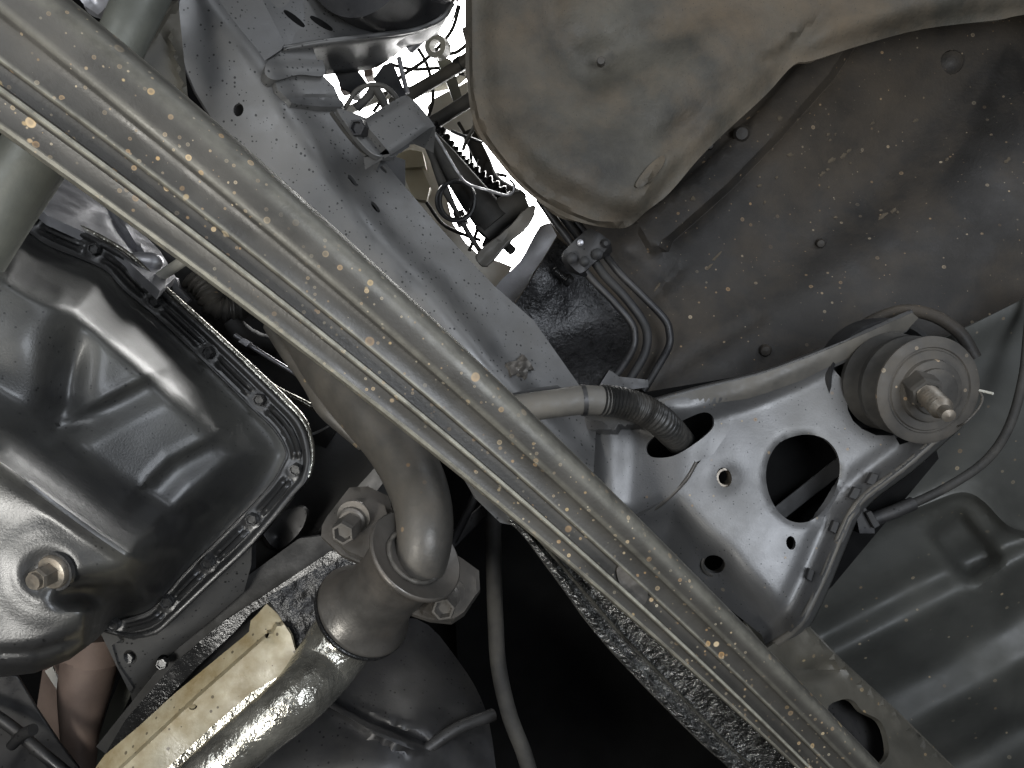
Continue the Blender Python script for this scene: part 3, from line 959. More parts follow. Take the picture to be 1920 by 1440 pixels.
out = ([(1195, 972), (1241, 940), (1284, 898), (1312, 866), (1350, 816), (1356, 776), (1330, 757), (1300, 748)] + topF[1:] + [(1722, 596), (1700, 622), (1640, 655), (1561, 690), (1580, 712), (1587, 740), (1590, 770), (1600, 790), (1616, 804), (1642, 816), (1677, 817), (1687, 834), (1700, 830)]
       + rimR + [(1428, 1190), (1340, 1120), (1250, 1035)])
egg = spl([(1505, 815), (1545, 822), (1570, 850), (1574, 890), (1560, 935), (1533, 968), (1505, 980), (1475, 973), (1450, 945), (1437, 905), (1440, 865), (1462, 830)], 4, True)
t = thing('body_mount_bracket', 'satin grey bracket plate with one big egg shaped hole and several small holes', 'bracket')
sheet('plate', out, bracket_d, M_bracket, t, holes=[egg, ell(1358, 895, 14, 19, -15, 16), ell(1483, 1018, 9, 13, -8, 14), ell(1339, 1058, 21, 17, 10, 18)], step=11, thick=.006, sharp=60, holestep=5)
q = bracket_d(np.array([1358.]), np.array([895.]))[0]
prof = [(.0098, -.004)] + [(.0075 + .0009 * (i % 2), -.004 + .0016 * i) for i in range(12)] + [(.0085, .016)]
rev('thread_insert', prof, axis_M(P(1358, 895, q + .005), (-.08, .05, 1)), M_bolt, t, seg=18, caps=False)
prof = [(.0, .010), (.012, .008), (.0125, .0), (.0155, -.001), (.0165, .003)]
rev('rust_ring', [(.0105, .014), (.0105, .002), (.0118, .0005), (.0135, .001), (.014, .005)], axis_M(P(1340, 1059, bracket_d(np.array([1339.]), np.array([1090.]))[0] - .002), (.1, -.1, 1)), M_rust, t, seg=22, caps=False)
# bead along the outer rim
tube('rim_bead', [(a, b, bracket_d(np.array([float(a)]), np.array([float(b)]))[0] + .004) for a, b in rimR], 7, M_sleeve, t, seg=10, n=6)
rimL = spl(rimR, 5)
rd = bracket_d(rimL[:, 0], rimL[:, 1])
loft('side_flange', [PN(rimL[:, 0] + k * 14, rimL[:, 1] + k * 6, rd + .002 + k * .06) for k in np.linspace(0, 1, 6)], M_bracket, t, thick=.004)
tf = spl(topF, 5)
td = bracket_d(tf[:, 0], tf[:, 1])
loft('top_flange', [PN(tf[:, 0], tf[:, 1] - k * 4, td + .002 + k * .07) for k in np.linspace(0, 1, 5)], M_bracket, t, thick=.004)
tfo = topF + [(1722, 596), (1700, 620), (1640, 650), (1562, 684), (1500, 714), (1440, 736), (1400, 748), (1340, 756), (1290, 756), (1218, 762)]
sheet('top_flange_face', tfo, lambda x, y: bracket_d(x, y) - .001, M_sleeve, t, step=10, thick=.0008, bevel=0)
# clips pinching the rim
for a in ((1607, 925, 15), (1568, 988, 12), (1640, 898, 15), (1522, 1078, 10)):
    q = bracket_d(np.array([float(a[0])]), np.array([float(a[1])]))[0]
    sheet('edge_clip', [(a[0] - a[2], a[1] + 8), (a[0] - 4, a[1] - 12), (a[0] + a[2] * .6, a[1] - 8), (a[0], a[1] + 14)], lambda x, y, q=q: q - .005 + 0 * x, M_dark if True else M_bracket, t, step=12, thick=.007, bevel=.001)

t = thing('gusset_plate', 'bluish grey gusset with an oblong hole that swallows the corrugated conduit', 'gusset')
gus = [(1060, 700), (1095, 745), (1140, 762), (1222, 757), (1290, 742), (1364, 746), (1368, 806), (1338, 852), (1305, 867), (1284, 902), (1241, 944), (1194, 976), (1140, 940), (1060, 850)]
gedge = [(1290, 742), (1364, 746), (1368, 806), (1338, 852)]


def gus_d(x, y):
    e = pdist(x, y, gedge)[0]
    return bracket_d(x, y) - .0007 - .004 * ss(0, 45, e) + .022 * ss(1290, 1120, x) - .014 * gp(x, y, 1140, 850, 36, 160)


obl = spl([(1275, 791), (1314, 774), (1333, 777), (1339, 792), (1332, 808), (1300, 834), (1262, 855), (1228, 858), (1214, 850), (1214, 832), (1236, 812)], 4, True)
sheet('gusset', gus, gus_d, M_bracket, t, holes=[obl], step=11, thick=.004, sharp=60, holestep=5)
tube('weld_bead', [(a, b, gus_d(np.array([float(a)]), np.array([float(b)]))[0] + .001) for a, b in [(1305, 867), (1284, 902), (1241, 944), (1194, 976)]], 4, M_rust, t, seg=8, n=5)

# dark box behind the bracket holes
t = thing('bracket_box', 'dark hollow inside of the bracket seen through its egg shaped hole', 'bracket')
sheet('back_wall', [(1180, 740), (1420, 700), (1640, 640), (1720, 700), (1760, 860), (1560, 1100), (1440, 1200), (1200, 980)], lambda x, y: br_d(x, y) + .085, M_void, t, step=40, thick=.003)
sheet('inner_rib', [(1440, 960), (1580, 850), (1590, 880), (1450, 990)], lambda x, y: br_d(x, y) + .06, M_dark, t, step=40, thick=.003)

# ------------------------------------------------------------------ 10 body mount bushing
o0 = P(1717, 716, .735)
ax = (P(1792, 792, .655) - o0).normalized()
t = thing('body_mount_bushing', 'round dusty body mount with a broad washer and a protruding nut and bolt', 'body mount')
mount_ax = (Vector((.10, .14, -1))).normalized()
Mw = axis_M(P(1741, 732, .724), mount_ax)
rev('washer', [(.010, -.004), (.0495, -.004), (.051, -.002), (.051, .0), (.0485, .0015), (.041, .0018), (.040, .0002), (.0385, .0002), (.0375, .002), (.030, .0024), (.029, .0065), (.0275, .0075), (.022, .0078), (.0215, .0115), (.019, .0125), (.0, .0125)], Mw, M_bush, t, seg=48)
rev('rubber_cushion', [(.0, -.075), (.046, -.075), (.05, -.062), (.044, -.052), (.042, -.046), (.049, -.036), (.049, -.030), (.042, -.022), (.041, -.016), (.047, -.010), (.044, -.004), (.0, -.004)], Mw, M_rubber, t, seg=40)
Mn = axis_M(P(1722, 722, .716), ax)
me = hexmesh('nut', .0155, .022, .001)
link('nut', me, M_bush, t, M=Mn)
pr = [(.0, .02), (.0108, .02)]
for i in range(14):
    pr.append((.0100 if i % 2 else .0088, .022 + i * .0022))
pr += [(.0075, .054), (.006, .056), (.0058, .066), (.0, .068)]
rev('bolt', pr, Mn, M_bolt, t, seg=18)
rev('upper_cup', [(.0, -.10), (.062, -.098), (.064, -.075), (.062, -.068), (.058, -.070), (.054, -.09), (.0, -.09)], Mw, M_dark, t, seg=44)
tube('rolled_edge', [(1585, 650, .86), (1625, 608, .86), (1690, 583, .86), (1750, 592, .86), (1800, 625, .86), (1828, 670, .86)], 12, M_wall, t, seg=10)
tube('cotter_loop', [(1836, 733, .70), (1842, 745, .70), (1838, 760, .70), (1826, 776, .70), (1810, 792, .70), (1795, 800, .71)], 2.2, M_bush, t, seg=8)
tube('cotter_pin', [(1836, 732, .70), (1850, 735, .695), (1862, 738, .69)], 2.6, M_pale, t, seg=8)

# ------------------------------------------------------------------ 11 cable on the right edge with its clip
t = thing('edge_cable', 'round black cable curving down the right edge of the view into a clip', 'cable')
tube('cable', [(1938, 520, .86), (1928, 620, .85), (1918, 710, .84), (1892, 800, .83), (1850, 862, .825), (1785, 908, .82), (1712, 944, .815), (1640, 972, .81)], 8.5, M_rubber, t, n=10, seg=12)
tube('sleeve', [(1712, 944, .815), (1675, 960, .812), (1630, 976, .81)], 13, M_black, t, seg=12)
t = thing('cable_clip', 'small black fir tree clip fixing the edge cable beside the bracket rim', 'clip')
sheet('clip', [(1605, 964), (1622, 952), (1640, 974), (1640, 1000), (1612, 1000)], lambda x, y: .80 + 0 * x, M_black, t, step=10, thick=.016, bevel=.0015)
sheet('clip_wing', [(1624, 962), (1634, 958), (1652, 985), (1640, 992)], lambda x, y: .792 + 0 * x, M_dark, t, step=10, thick=.006)

# ------------------------------------------------------------------ 12 floor pan on the right
t = thing('floor_pan', 'dark greenish pressed floor pan with soft ribs at the lower right', 'floor pan')
fp_b = ip((1650, 900, .93), (1900, 700, .90), (1900, 1400, 1.0), (1550, 1300, 1.0))
RIBS = [([(1540, 1190), (1700, 1100), (1940, 1000)], 26, .012), ([(1520, 1250), (1700, 1165), (1940, 1030)], 30, -.014), ([(1600, 1330), (1760, 1245), (1960, 1120)], 34, .012),
        ([(1640, 1400), (1800, 1310), (1960, 1220)], 30, -.012), ([(1700, 1470), (1840, 1400), (1960, 1330)], 30, .012)]


def floor_d(x, y):
    d = fp_b(x, y)
    sl = [(1560, 1030), (1640, 985), (1730, 948), (1790, 925), (1822, 926), (1850, 945), (1878, 975), (1905, 992), (1960, 1000)]
    s = sgn(x, y, spl(sl, 5))
    d = d + .010 * ss(-14, 14, s) - .014 * np.exp(-(s / 10) ** 2)
    u = (x - 1808) * .62 + (y - 1025) * .78
    v = -(x - 1808) * .78 + (y - 1025) * .62
    d = d + .030 * ss(76, 40, np.abs(u)) * ss(52, 20, np.abs(v))
    for p_, w_, h_ in RIBS:
        d = d + h_ * gb(x, y, p_, w_)
    d = d - .008 * gb(x, y, [(1640, 700), (1760, 640), (1960, 560)], 30)
    return d + .002 * wob(x, y, 70, 41) + .0006 * wob(x, y, 17, 42)


sheet('pan', [(1500, 700), (1650, 700), (1760, 640), (1860, 590), (1960, 540), (2300, 500), (2300, 2000), (1500, 2000), (1380, 1500), (1380, 1190), (1500, 1000)], floor_d, M_floor, t, step=11, thick=.003, sharp=80,
      feats=[(spl([(1580, 1020), (1640, 985), (1730, 948), (1790, 925), (1822, 926), (1850, 945), (1878, 975), (1905, 992), (1960, 1000)], 4), [-14, -7, 0, 7, 14])]
      + [([(1808 + u * .62 + v * -.78, 1025 + u * .78 + v * .62) for u, v in ((k * 76, k * 46), (k * 76, -k * 46), (-k * 76, -k * 46), (-k * 76, k * 46), (k * 76, k * 46))], [0]) for k in (.55, .7, .85, 1.0)])

t = thing('rear_crossmember', 'dusty grey crossmember stub with a dark notch at the lower right, beside the brace', 'crossmember')
rc_d = ip((1450, 1240, .74), (1700, 1440, .78), (1520, 1190, .80), (1560, 1440, .74))
rce = [(1500, 1160), (1578, 1240), (1678, 1332), (1787, 1440), (1900, 1560)]


def rcm_d(x, y):
    d = rc_d(x, y)
    e = pdist(x, y, rce)[0]
    d = d - .008 * np.exp(-((e - 6) / 8) ** 2)
    d = d + .025 * ss(10, -10, sgn(x, y, [(1430, 1285), (1490, 1285), (1530, 1272), (1580, 1262)])) * 0
    d = d + .02 * gp(x, y, 1530, 1256, 40, 16, -8) + .012 * gp(x, y, 1490, 1240, 40, 20, 60)
    return d + .0012 * wob(x, y, 30, 51)


notch = spl([(1552, 1332), (1578, 1312), (1600, 1314), (1618, 1334), (1650, 1352), (1664, 1385), (1664, 1420), (1630, 1440), (1590, 1400)], 4, True)
sheet('web', [(1400, 1170), (1437, 1216), (1482, 1187)] + rce + [(1780, 1640), (1560, 1440), (1440, 1300)], rcm_d, M_dusty, t, holes=[notch], step=11, thick=.006)
sheet('web_floor', [(1500, 1280), (1600, 1280), (1720, 1400), (1740, 1520), (1600, 1500)], lambda x, y: rc_d(x, y) + .05, M_black, t, step=30)
r_ = np.array(rce)
loft('side', [PN(r_[:, 0], r_[:, 1], rcm_d(r_[:, 0], r_[:, 1]) + k) for k in (.004, .05, .1)], M_dusty, t, thick=.003)

# ------------------------------------------------------------------ 13 tar coated flange under the brace
t = thing('tarred_flange', 'glossy wrinkled tar coated flange peeping out under the lower end of the brace', 'flange')
to = spl([(955, 975), (985, 1005), (1040, 1078), (1120, 1187), (1203, 1278), (1300, 1376), (1372, 1442), (1480, 1550)], 6)
ti = spl([(1000, 965), (1080, 1040), (1170, 1130), (1260, 1200), (1370, 1300), (1460, 1400), (1560, 1500), (1660, 1600)], 6)
tr = []
for k, h in [(0, .0), (.04, -.006), (.10, -.007), (.16, .004), (.26, .006), (.33, -.001), (.5, .008), (.75, .010), (1, .012)]:
    q = to * (1 - k) + ti * k
    d0 = ip((980, 1000, .60), (1300, 1300, .68), (1480, 1400, .70), (1100, 1190, .66))(q[:, 0], q[:, 1]) + h
    tr.append(PN(q[:, 0], q[:, 1], d0 + .0012 * wob(q[:, 0], q[:, 1], 9, 6)))
tr.insert(0, tr[0] + np.array([0, 0, .05]))
loft('flange', tr, M_tar, t, thick=.003)
for k_ in (0.0, .33):  # bright strands added for the glints and the pale outer edge
    q = to * (1 - k_) + ti * k_
    d0 = ip((980, 1000, .60), (1300, 1300, .68), (1480, 1400, .70), (1100, 1190, .66))(q[:, 0], q[:, 1])
    tube_w('glint_scuff_edge', PN(q[:, 0], q[:, 1], d0 - (.001 if k_ == 0 else .003) + .0008 * wob(q[:, 0], q[:, 1], 7, 6)), .0016 + .0005 * wob(q[:, 0], q[:, 1], 11, 3), M_shiny, t, 8)
t = thing('wedge_plate', 'bluish grey wedge of plate edge showing below the middle of the brace', 'plate')
sheet('plate', [(860, 880), (882, 916), (893, 936), (938, 980), (975, 988), (1010, 985), (1010, 930), (930, 870)], lambda x, y: .605 + .0001 * (x - 900), M_rail, t, step=14, thick=.008, bevel=.0015)

# ------------------------------------------------------------------ 14 dark hollow and gearbox under the floor
t = thing('transmission_case', 'rounded dark gearbox casing at the bottom of the view below the exhaust joint', 'gearbox')
tc_d = ip((620, 1330, .86), (900, 1440, .86), (760, 1200, .95))


def case_d(x, y):
    d = tc_d(x, y) - .05 * gp(x, y, 740, 1400, 190, 150) + .012 * gb(x, y, [(606, 1305), (690, 1350), (790, 1390)], 8) - .010 * gb(x, y, [(612, 1322), (690, 1368), (780, 1404)], 7)
    return d + .003 * wob(x, y, 40, 61)


sheet('case', spl([(480, 1540), (520, 1360), (590, 1290), (660, 1190), (780, 1160), (860, 1240), (910, 1330), (930, 1440), (940, 1560), (700, 1640)], 4, True), case_d, M_black, t, step=12, thick=.006, sharp=60, feats=[([(590, 1300), (606, 1312), (690, 1358), (790, 1397)], [-14, -7, 0, 7, 14])])
tube('case_rib', [(740, 1452, .815), (800, 1405, .82), (860, 1365, .84), (925, 1340, .865)], 12, M_black, t, seg=12)
for a in ((716, 1412), (745, 1420)):
    link('bolt', hexmesh('bolt', .006, .006, .002), M_oilbolt, t, M=axis_M(P(a[0], a[1], .80 if a[1] > 1350 else .9), (.1, -.1, -1)))
t = thing('breather_hose', 'straight dark rubber hose hanging down through the dark hollow at bottom centre', 'hose')
tube('hose', [(930, 900, .82), (925, 980, .82), (926, 1060, .82), (929, 1160, .82), (935, 1250, .82), (955, 1340, .82), (985, 1420, .82), (1005, 1500, .82)], 15, M_rubber, t, n=10, seg=16)
t = thing('support_rod', 'slim grey rod slanting behind the exhaust elbow down to the flange', 'rod')
tube('rod', [(905, 890, .80), (882, 950, .80), (850, 1015, .80)], 8, M_black, t, seg=10)
t = thing('gearbox_rail', 'dark flat bar slanting from the exhaust joint up to the brace', 'bar')
sheet('bar', [(835, 1010), (900, 950), (920, 920), (935, 935), (905, 975), (845, 1035)], lambda x, y: .84 + 0 * x, M_black, t, step=20, thick=.01)
sheet('bar', [(560, 1035), (700, 880), (740, 845), (755, 862), (640, 1000), (575, 1055)], lambda x, y: .85 + 0 * x, M_black, t, step=20, thick=.012)
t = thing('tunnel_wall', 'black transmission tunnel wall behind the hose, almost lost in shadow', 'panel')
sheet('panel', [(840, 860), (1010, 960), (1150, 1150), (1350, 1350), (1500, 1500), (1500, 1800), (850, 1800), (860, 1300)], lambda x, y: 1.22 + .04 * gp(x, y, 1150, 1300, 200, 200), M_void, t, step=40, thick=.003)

# ------------------------------------------------------------------ 15 exhaust down pipe, joint and tail pipe
t = thing('exhaust_downpipe', 'bent sooty steel down pipe curving from behind the brace into the flange joint', 'exhaust pipe')
tube('pipe', [(545, 560, .82), (588, 628, .79), (632, 700, .765), (690, 768, .74), (745, 838, .72), (782, 910, .695), (796, 975, .672), (792, 1035, .664), (778, 1075, .672), (755, 1100, .69)], [56, 58, 58, 58, 57, 56, 54, 52, 50, 46], M_pipe, t, n=12, seg=32)
tube('seam', [(505, 610, .80), (540, 660, .78), (585, 712, .765), (612, 765, .75), (650, 806, .745), (680, 840, .74)], [12, 16, 22, 20, 15, 8], M_pipe, t, seg=12)

jt = P(779, 1042, .655)
jb = P(684, 1142, .700)
jax = (jb - jt).normalized()
jl = (jb - jt).length
MJ = axis_M(jt, jax)
s_ = .67 / F
t = thing('exhaust_joint', 'flared flanged exhaust joint with two hexagon bolts, below the bent down pipe', 'exhaust flange')
rev('collar', [(40 * s_, 12 * s_), (56 * s_, 6 * s_), (66 * s_, 2 * s_), (84 * s_, -4 * s_), (91 * s_, -7 * s_), (94 * s_, -5 * s_), (95 * s_, 0 * s_), (91 * s_, 7 * s_), (82 * s_, 14 * s_), (75 * s_, 28 * s_), (72 * s_, jl * .38), (71 * s_, jl * .52), (73 * s_, jl * .66),
               (79 * s_, jl * .80), (88 * s_, jl * .91), (97 * s_, jl * .985), (99 * s_, jl + 2 * s_), (97 * s_, jl + 6 * s_), (86 * s_, jl + 6 * s_), (60 * s_, jl + 5 * s_)], MJ, M_rust, t, seg=64, sharp=50)
th = np.linspace(0, 2 * np.pi, 90)
wb = [MJ @ Vector((54 * s_ * math.cos(a), 54 * s_ * math.sin(a), 3 * s_)) for a in th]
tube_w('weld_bead', [tuple(v) for v in wb], .0022 + .0005 * np.sin(th * 11) * np.sin(th * 3.3), M_pipe, t, 8)
rev('lower_rim', [(70 * s_, jl + 11 * s_), (92 * s_, jl + 10 * s_), (98 * s_, jl + 13 * s_), (98 * s_, jl + 19 * s_), (90 * s_, jl + 26 * s_), (60 * s_, jl + 30 * s_)], MJ, M_oily, t, seg=48)
EARL = [(612, 970), (655, 914), (690, 912), (728, 930), (745, 985), (716, 1010), (690, 1062), (640, 1040), (602, 1005), (604, 985)]
EARR = [(836, 1028), (868, 1048), (898, 1070), (900, 1105), (870, 1150), (846, 1166), (806, 1162), (770, 1150), (800, 1110)]
ears = []
for nm, E, dd_ in (('ear', EARL, .69), ('ear', EARR, .69)):
    e = np.array(E, float)
    c = e.mean(0)
    pl = ip((c[0], c[1], dd_), (c[0] - 70, c[1] + 10, dd_ - .004), (c[0] + 20, c[1] - 90, dd_ + .03))
    ears.append(sheet(nm, E, pl, M_rust, t, step=14, thick=.006, bevel=.0012))
    e2 = c + (e - c) * .78 + np.array([6, 6])
    sheet('backing_ear', list(map(tuple, e2)), lambda x, y, pl=pl: pl(x, y) - .010, M_rust, ears[-1], step=14, thick=.007, bevel=.0015)
bm = hexmesh('bolt', .0108, .020, .006)
for ear, (bx, by, d_, dr) in zip(ears, ((654, 990, .670, (-.12, .22, -1)), (832, 1132, .668, (.02, .12, -1)))):
    rev('bolt_washer', [(0, -.01), (.0125, -.01), (.0125, .0), (.0105, .0015), (0, .0015)], axis_M(P(bx + 4, by - 12, d_ + .004), dr), M_rust, ear, seg=24)
    link('bolt', bm, M_rust, ear, M=axis_M(P(bx + 2, by - 6, d_ + .0025), dr))
    rev('nut_flange', [(0, -.004), (.0145, -.004), (.0148, -.001), (.0, .0)], axis_M(P(bx + 8, by - 20, d_ + .006), dr), M_rust, ear, seg=24)

t = thing('exhaust_tailpipe', 'oil soaked shiny exhaust elbow and pipe running to the bottom left', 'exhaust pipe')
tube('pipe', [(684, 1142, .71), (648, 1190, .722), (606, 1250, .71), (560, 1306, .68), (490, 1366, .67), (410, 1436, .66), (330, 1510, .65)], [62, 64, 60, 54, 50, 50, 50], M_shiny, t, n=12, seg=32)

# ------------------------------------------------------------------ 16 tan beam
t = thing('tan_beam', 'oil stained cream coloured beam with a small hole, slanting to the bottom left', 'beam')
tb_d = ip((500, 1180, .72), (350, 1400, .70), (220, 1410, .71), (550, 1240, .72))
crease = [(500, 1190), (370, 1305), (233, 1433), (160, 1500)]


def tan_d(x, y):
    s = sgn(x, y, crease)
    d = tb_d(x, y) + .005 * ss(-3, 3, s) * 1.0 + .00025 * np.maximum(0, s)
    return d + .0015 * wob(x, y, 22, 71) + .004 * gp(x, y, 505, 1190, 14)


sheet('face', [(470, 1164), (484, 1150), (500, 1132), (520, 1150), (545, 1190), (556, 1228), (533, 1262), (470, 1300), (400, 1360), (330, 1425), (250, 1500), (120, 1520), (196, 1416), (260, 1362), (330, 1298), (400, 1240), (455, 1195), (467, 1184)],
      tan_d, M_tanbeam, t, holes=[ell(362, 1326, 8, 5, -20, 12), ell(502, 1192, 6, 5, 0, 10)], step=8, thick=.005, holestep=3, sharp=30, feats=[(crease, [-3.2, 0, 3.2])])
sheet('lip', [(533, 1262), (545, 1268), (480, 1318), (360, 1420), (270, 1510), (250, 1500), (330, 1425), (400, 1360), (470, 1300)], lambda x, y: tb_d(x, y) - .002, M_shiny, t, step=12, thick=.006)
sheet('dark_shelf', [(500, 1120), (560, 1085), (640, 1040), (690, 1080), (640, 1150), (580, 1210), (555, 1225), (540, 1180), (515, 1140)], lambda x, y: tb_d(x, y) + .010 + .004 * wob(x, y, 7, 72), M_seal, t, step=10, thick=.005)
t = thing('black_sill', 'black oily bar edging the cream beam on its upper side', 'bar')
sheet('bar', [(625, 1030), (640, 1044), (560, 1095), (470, 1150), (440, 1185), (370, 1250), (290, 1335), (220, 1400), (196, 1416), (235, 1350), (330, 1240), (420, 1165), (520, 1100)], lambda x, y: .745 + .004 * wob(x, y, 30, 3), M_oily, t, step=14, thick=.012)
sheet('backing', [(640, 1000), (660, 1050), (520, 1160), (330, 1320), (220, 1430), (180, 1400), (300, 1250), (450, 1090), (560, 1010)], lambda x, y: .80 + 0 * x, M_dark, t, step=30, thick=.008)

# ------------------------------------------------------------------ 17 bell housing plate
t = thing('bell_housing_plate', 'grey triangular cover plate below the oil pan flange with three bolt holes', 'cover plate')
bh_d = ip((210, 1185, .755), (465, 1030, .755), (340, 1220, .80), (260, 1300, .79))
bho = [(186, 1182), (215, 1190), (250, 1200), (295, 1190), (330, 1160), (400, 1092), (472, 1020), (471, 1060), (457, 1110), (400, 1160), (345, 1205), (300, 1245), (270, 1300), (250, 1325), (238, 1270), (215, 1230)]
bhd = lambda x, y: bh_d(x, y) + .05 * ss(-10, 60, sgn(x, y, [(240, 1275), (300, 1215), (380, 1160), (470, 1080)])) * .5 + .001 * wob(x, y, 30, 4)
sheet('plate', bho, bhd, M_rail, t, holes=[ell(222, 1198, 12, 8, 20, 14), ell(244, 1232, 12, 14, -30, 16), ell(307, 1242, 13, 15, 0, 16)], step=10, thick=.005, holestep=4)
for a in ((244, 1232), (307, 1242)):
    link('bolt', hexmesh('bolt', .0058, .008, .002), M_oilbolt, t, M=axis_M(P(a[0], a[1], .785), (.1, -.1, -1)))
sheet('plate_back', [(190, 1180), (480, 1010), (480, 1130), (270, 1330)], lambda x, y: bhd(x, y) + .035, M_dark, t, step=30)
sheet('corner_tab', [(186, 1182), (205, 1176), (226, 1200), (210, 1210), (220, 1245), (250, 1290), (244, 1300), (214, 1240)], lambda x, y: bhd(x, y) - .004, M_rail, t, step=10, thick=.004)

# ------------------------------------------------------------------ 18 lower left corner
t = thing('steering_column_tube', 'red brown tapered tube dropping to the bottom left corner below the oil pan', 'tube')
tube('tube', [(178, 1200, .95), (160, 1290, .94), (150, 1380, .93), (145, 1480, .92)], [54, 47, 33, 28], M_brown, t, seg=28)
tube('ring', [(180, 1186, .95), (176, 1236, .95)], 57, M_brown, t, seg=28, smooth=False)
t = thing('plate_glimpse', 'brown plate with its lit edge painted white, glimpsed behind the red brown tube', 'plate')
sheet('plate', [(80, 1250), (120, 1225), (150, 1300), (130, 1420), (170, 1500), (110, 1500), (60, 1380)], lambda x, y: 1.08 + 0 * x, M_brown, t, step=30)
sheet('lit_edge_paint', [(83, 1258), (98, 1250), (116, 1288), (110, 1300)], lambda x, y: 1.05 + 0 * x, M_white, t, step=30)  # white sheet paints the light falling on the plate's edge
sheet('right_plate', [(235, 1250), (246, 1300), (210, 1380), (190, 1440), (165, 1470), (180, 1400), (205, 1320)], lambda x, y: 1.0 + 0 * x, M_tubeg, t, step=30)
t = thing('corner_bracket', 'black triangular bracket filling the bottom left corner', 'bracket')
sheet('bracket', [(-60, 1250), (34, 1268), (70, 1330), (110, 1390), (155, 1450), (155, 1520), (-60, 1520)], lambda x, y: .86 + .0002 * (x - 50), M_black, t, step=16, thick=.006, bevel=.0015)
t = thing('shift_rod', 'slim black rod with a jointed end lying across the corner bracket', 'rod')
tube('rod', [(-40, 1322, .82), (20, 1362, .82), (70, 1405, .82), (130, 1455, .82), (180, 1500, .82)], 11, M_black, t, seg=12)
tube('joint', [(22, 1398, .80), (42, 1378, .795), (62, 1368, .79)], [10, 11, 11], M_black, t, seg=14)

# ------------------------------------------------------------------ 19 oil pan
FO = [(20, 385), (90, 407), (140, 428), (187, 451), (240, 484), (300, 541), (367, 602), (417, 648), (480, 708), (533, 760), (562, 792), (576, 826), (580, 867), (573, 900), (552, 925), (475, 1016), (400, 1087), (325, 1158), (292, 1186), (250, 1195), (208, 1187), (186, 1180)]
FI = [(10, 425), (50, 432), (93, 460), (193, 502), (233, 542), (300, 598), (387, 680), (473, 764), (515, 805), (537, 843), (533, 868), (502, 918), (417, 1006), (346, 1076), (292, 1138), (250, 1158), (205, 1168), (180, 1172)]
FOs, FIs = spl(FO, 4), spl(FI, 4)
fl_b = ip((100, 430, .80), (480, 740, .765), (560, 860, .755), (300, 1170, .735), (200, 900, .75))
sumpL = [(-700, 480), (-250, 700), (-100, 800), (0, 865), (55, 905), (117, 950), (190, 1002), (271, 1056), (330, 1095), (380, 1130)]
sumpLs = spl(sumpL, 5)
botE = [(210, 1168), (180, 1200), (130, 1237), (65, 1262), (0, 1270), (-120, 1262), (-650, 1200)]
pan_shelf = ip((120, 650, .615), (440, 780, .70), (330, 950, .672), (100, 850, .612), (300, 620, .672))
pan_sump = ip((90, 1080, .53), (0, 900, .535), (260, 1100, .56), (0, 1250, .535))


def pan_d(x, y):
    s = sgn(x, y, sumpLs)                    # positive = sump bottom (lower left)
    body = pan_shelf(x, y)
    sump = pan_sump(x, y)
    k = ss(-120, 8, s)
    d = body * (1 - k) + sump * k - .010 * np.exp(-((s - 4) / 13) ** 2)
    # swell in the shelf, steps across it
    d = d - .012 * gp(x, y, 60, 640, 90, 120) - .004 * gp(x, y, 330, 640, 160, 90, 42)
    for p_ in ([(120, 790), (190, 752), (296, 696), (330, 676)], [(280, 900), (318, 862), (412, 812), (440, 800)]):
        q = sgn(x, y, p_)
        m = ss(70, 20, pdist(x, y, p_)[0])
        d = d + (.005 * ss(-12, 12, q) * m) - .0025 * np.exp(-(q / 11) ** 2) * m
    d = d + .016 * gp(x, y, 130, 700, 34, 90, 10) + .012 * gp(x, y, 110, 790, 60, 30, -20) - .006 * gp(x, y, 118, 548, 16) + .01 * gp(x, y, 130, 520, 60, 40)
    d = d - .01 * gp(x, y, 30, 850, 80, 60, 30)
    # walls falling away to the flange
    e, sd_ = pdist(x, y, FIs)
    fl = fl_b(x, y)
    wall = np.where(sd_ > 0, ss(112, 0, e), 1.0)
    wall = wall ** 1.25
    wall = wall * (1 - ss(235, 150, x) * ss(1085, 1150, y))
    d = d * (1 - wall) + (fl + .002) * wall
    # lower lip
    b = pdist(x, y, botE)[0]
    d = d + .05 * (1 - np.sqrt(np.clip(1 - (1 - np.clip(b / 60, 0, 1)) ** 2, 0, 1))) * 1.2
    d = d + .006 * gb(x, y, [(-640, 1160), (-100, 1215), (0, 1225), (70, 1222), (150, 1196), (190, 1172)], 9)
    # shallow rings round the drain
    rr2 = np.hypot((x - 92) / 1.0, (y - 1075) / .92)
    d = d - .006 * gb(x, y, [(271, 1056), (243, 1105), (208, 1158)], 11)
    d = d - .0015 * ss(125, 80, rr2) - .0006 * np.exp(-((rr2 - 62) / 10) ** 2) + .002 * ss(52, 30, rr2)
    return d + .0016 * wob(x, y, 60, 82) + .0003 * wob(x, y, 14, 83)


t = thing('oil_pan', 'large oily black pressed oil pan with a bolted flange, filling the left side', 'oil pan')
pb = [(-650, 250), (-200, 330), (10, 400)] + [tuple(q) for q in FIs] + botE + [(-650, 1200)]
sheet('sump', pb, pan_d, M_pan, t, step=8, thick=.003, sharp=80, feats=[(sumpLs, [-16, -8, 0, 8, 16]), ([(130, 786), (190, 752), (296, 696), (326, 680)], [-12, -6, 0, 6, 12]), ([(286, 894), (318, 862), (412, 812), (438, 802)], [-12, -6, 0, 6, 12]), (spl([(-640, 1160), (-100, 1215), (0, 1225), (70, 1222), (150, 1196), (190, 1172)], 5), [-10, -5, 0, 5, 10])])
NF = 260
fo_ = resample(FOs, 2, False)
fi_ = resample(FIs, 2, False)
fo_ = fo_[np.linspace(0, len(fo_) - 1, NF).astype(int)]
fi_ = fi_[np.linspace(0, len(fi_) - 1, NF).astype(int)]
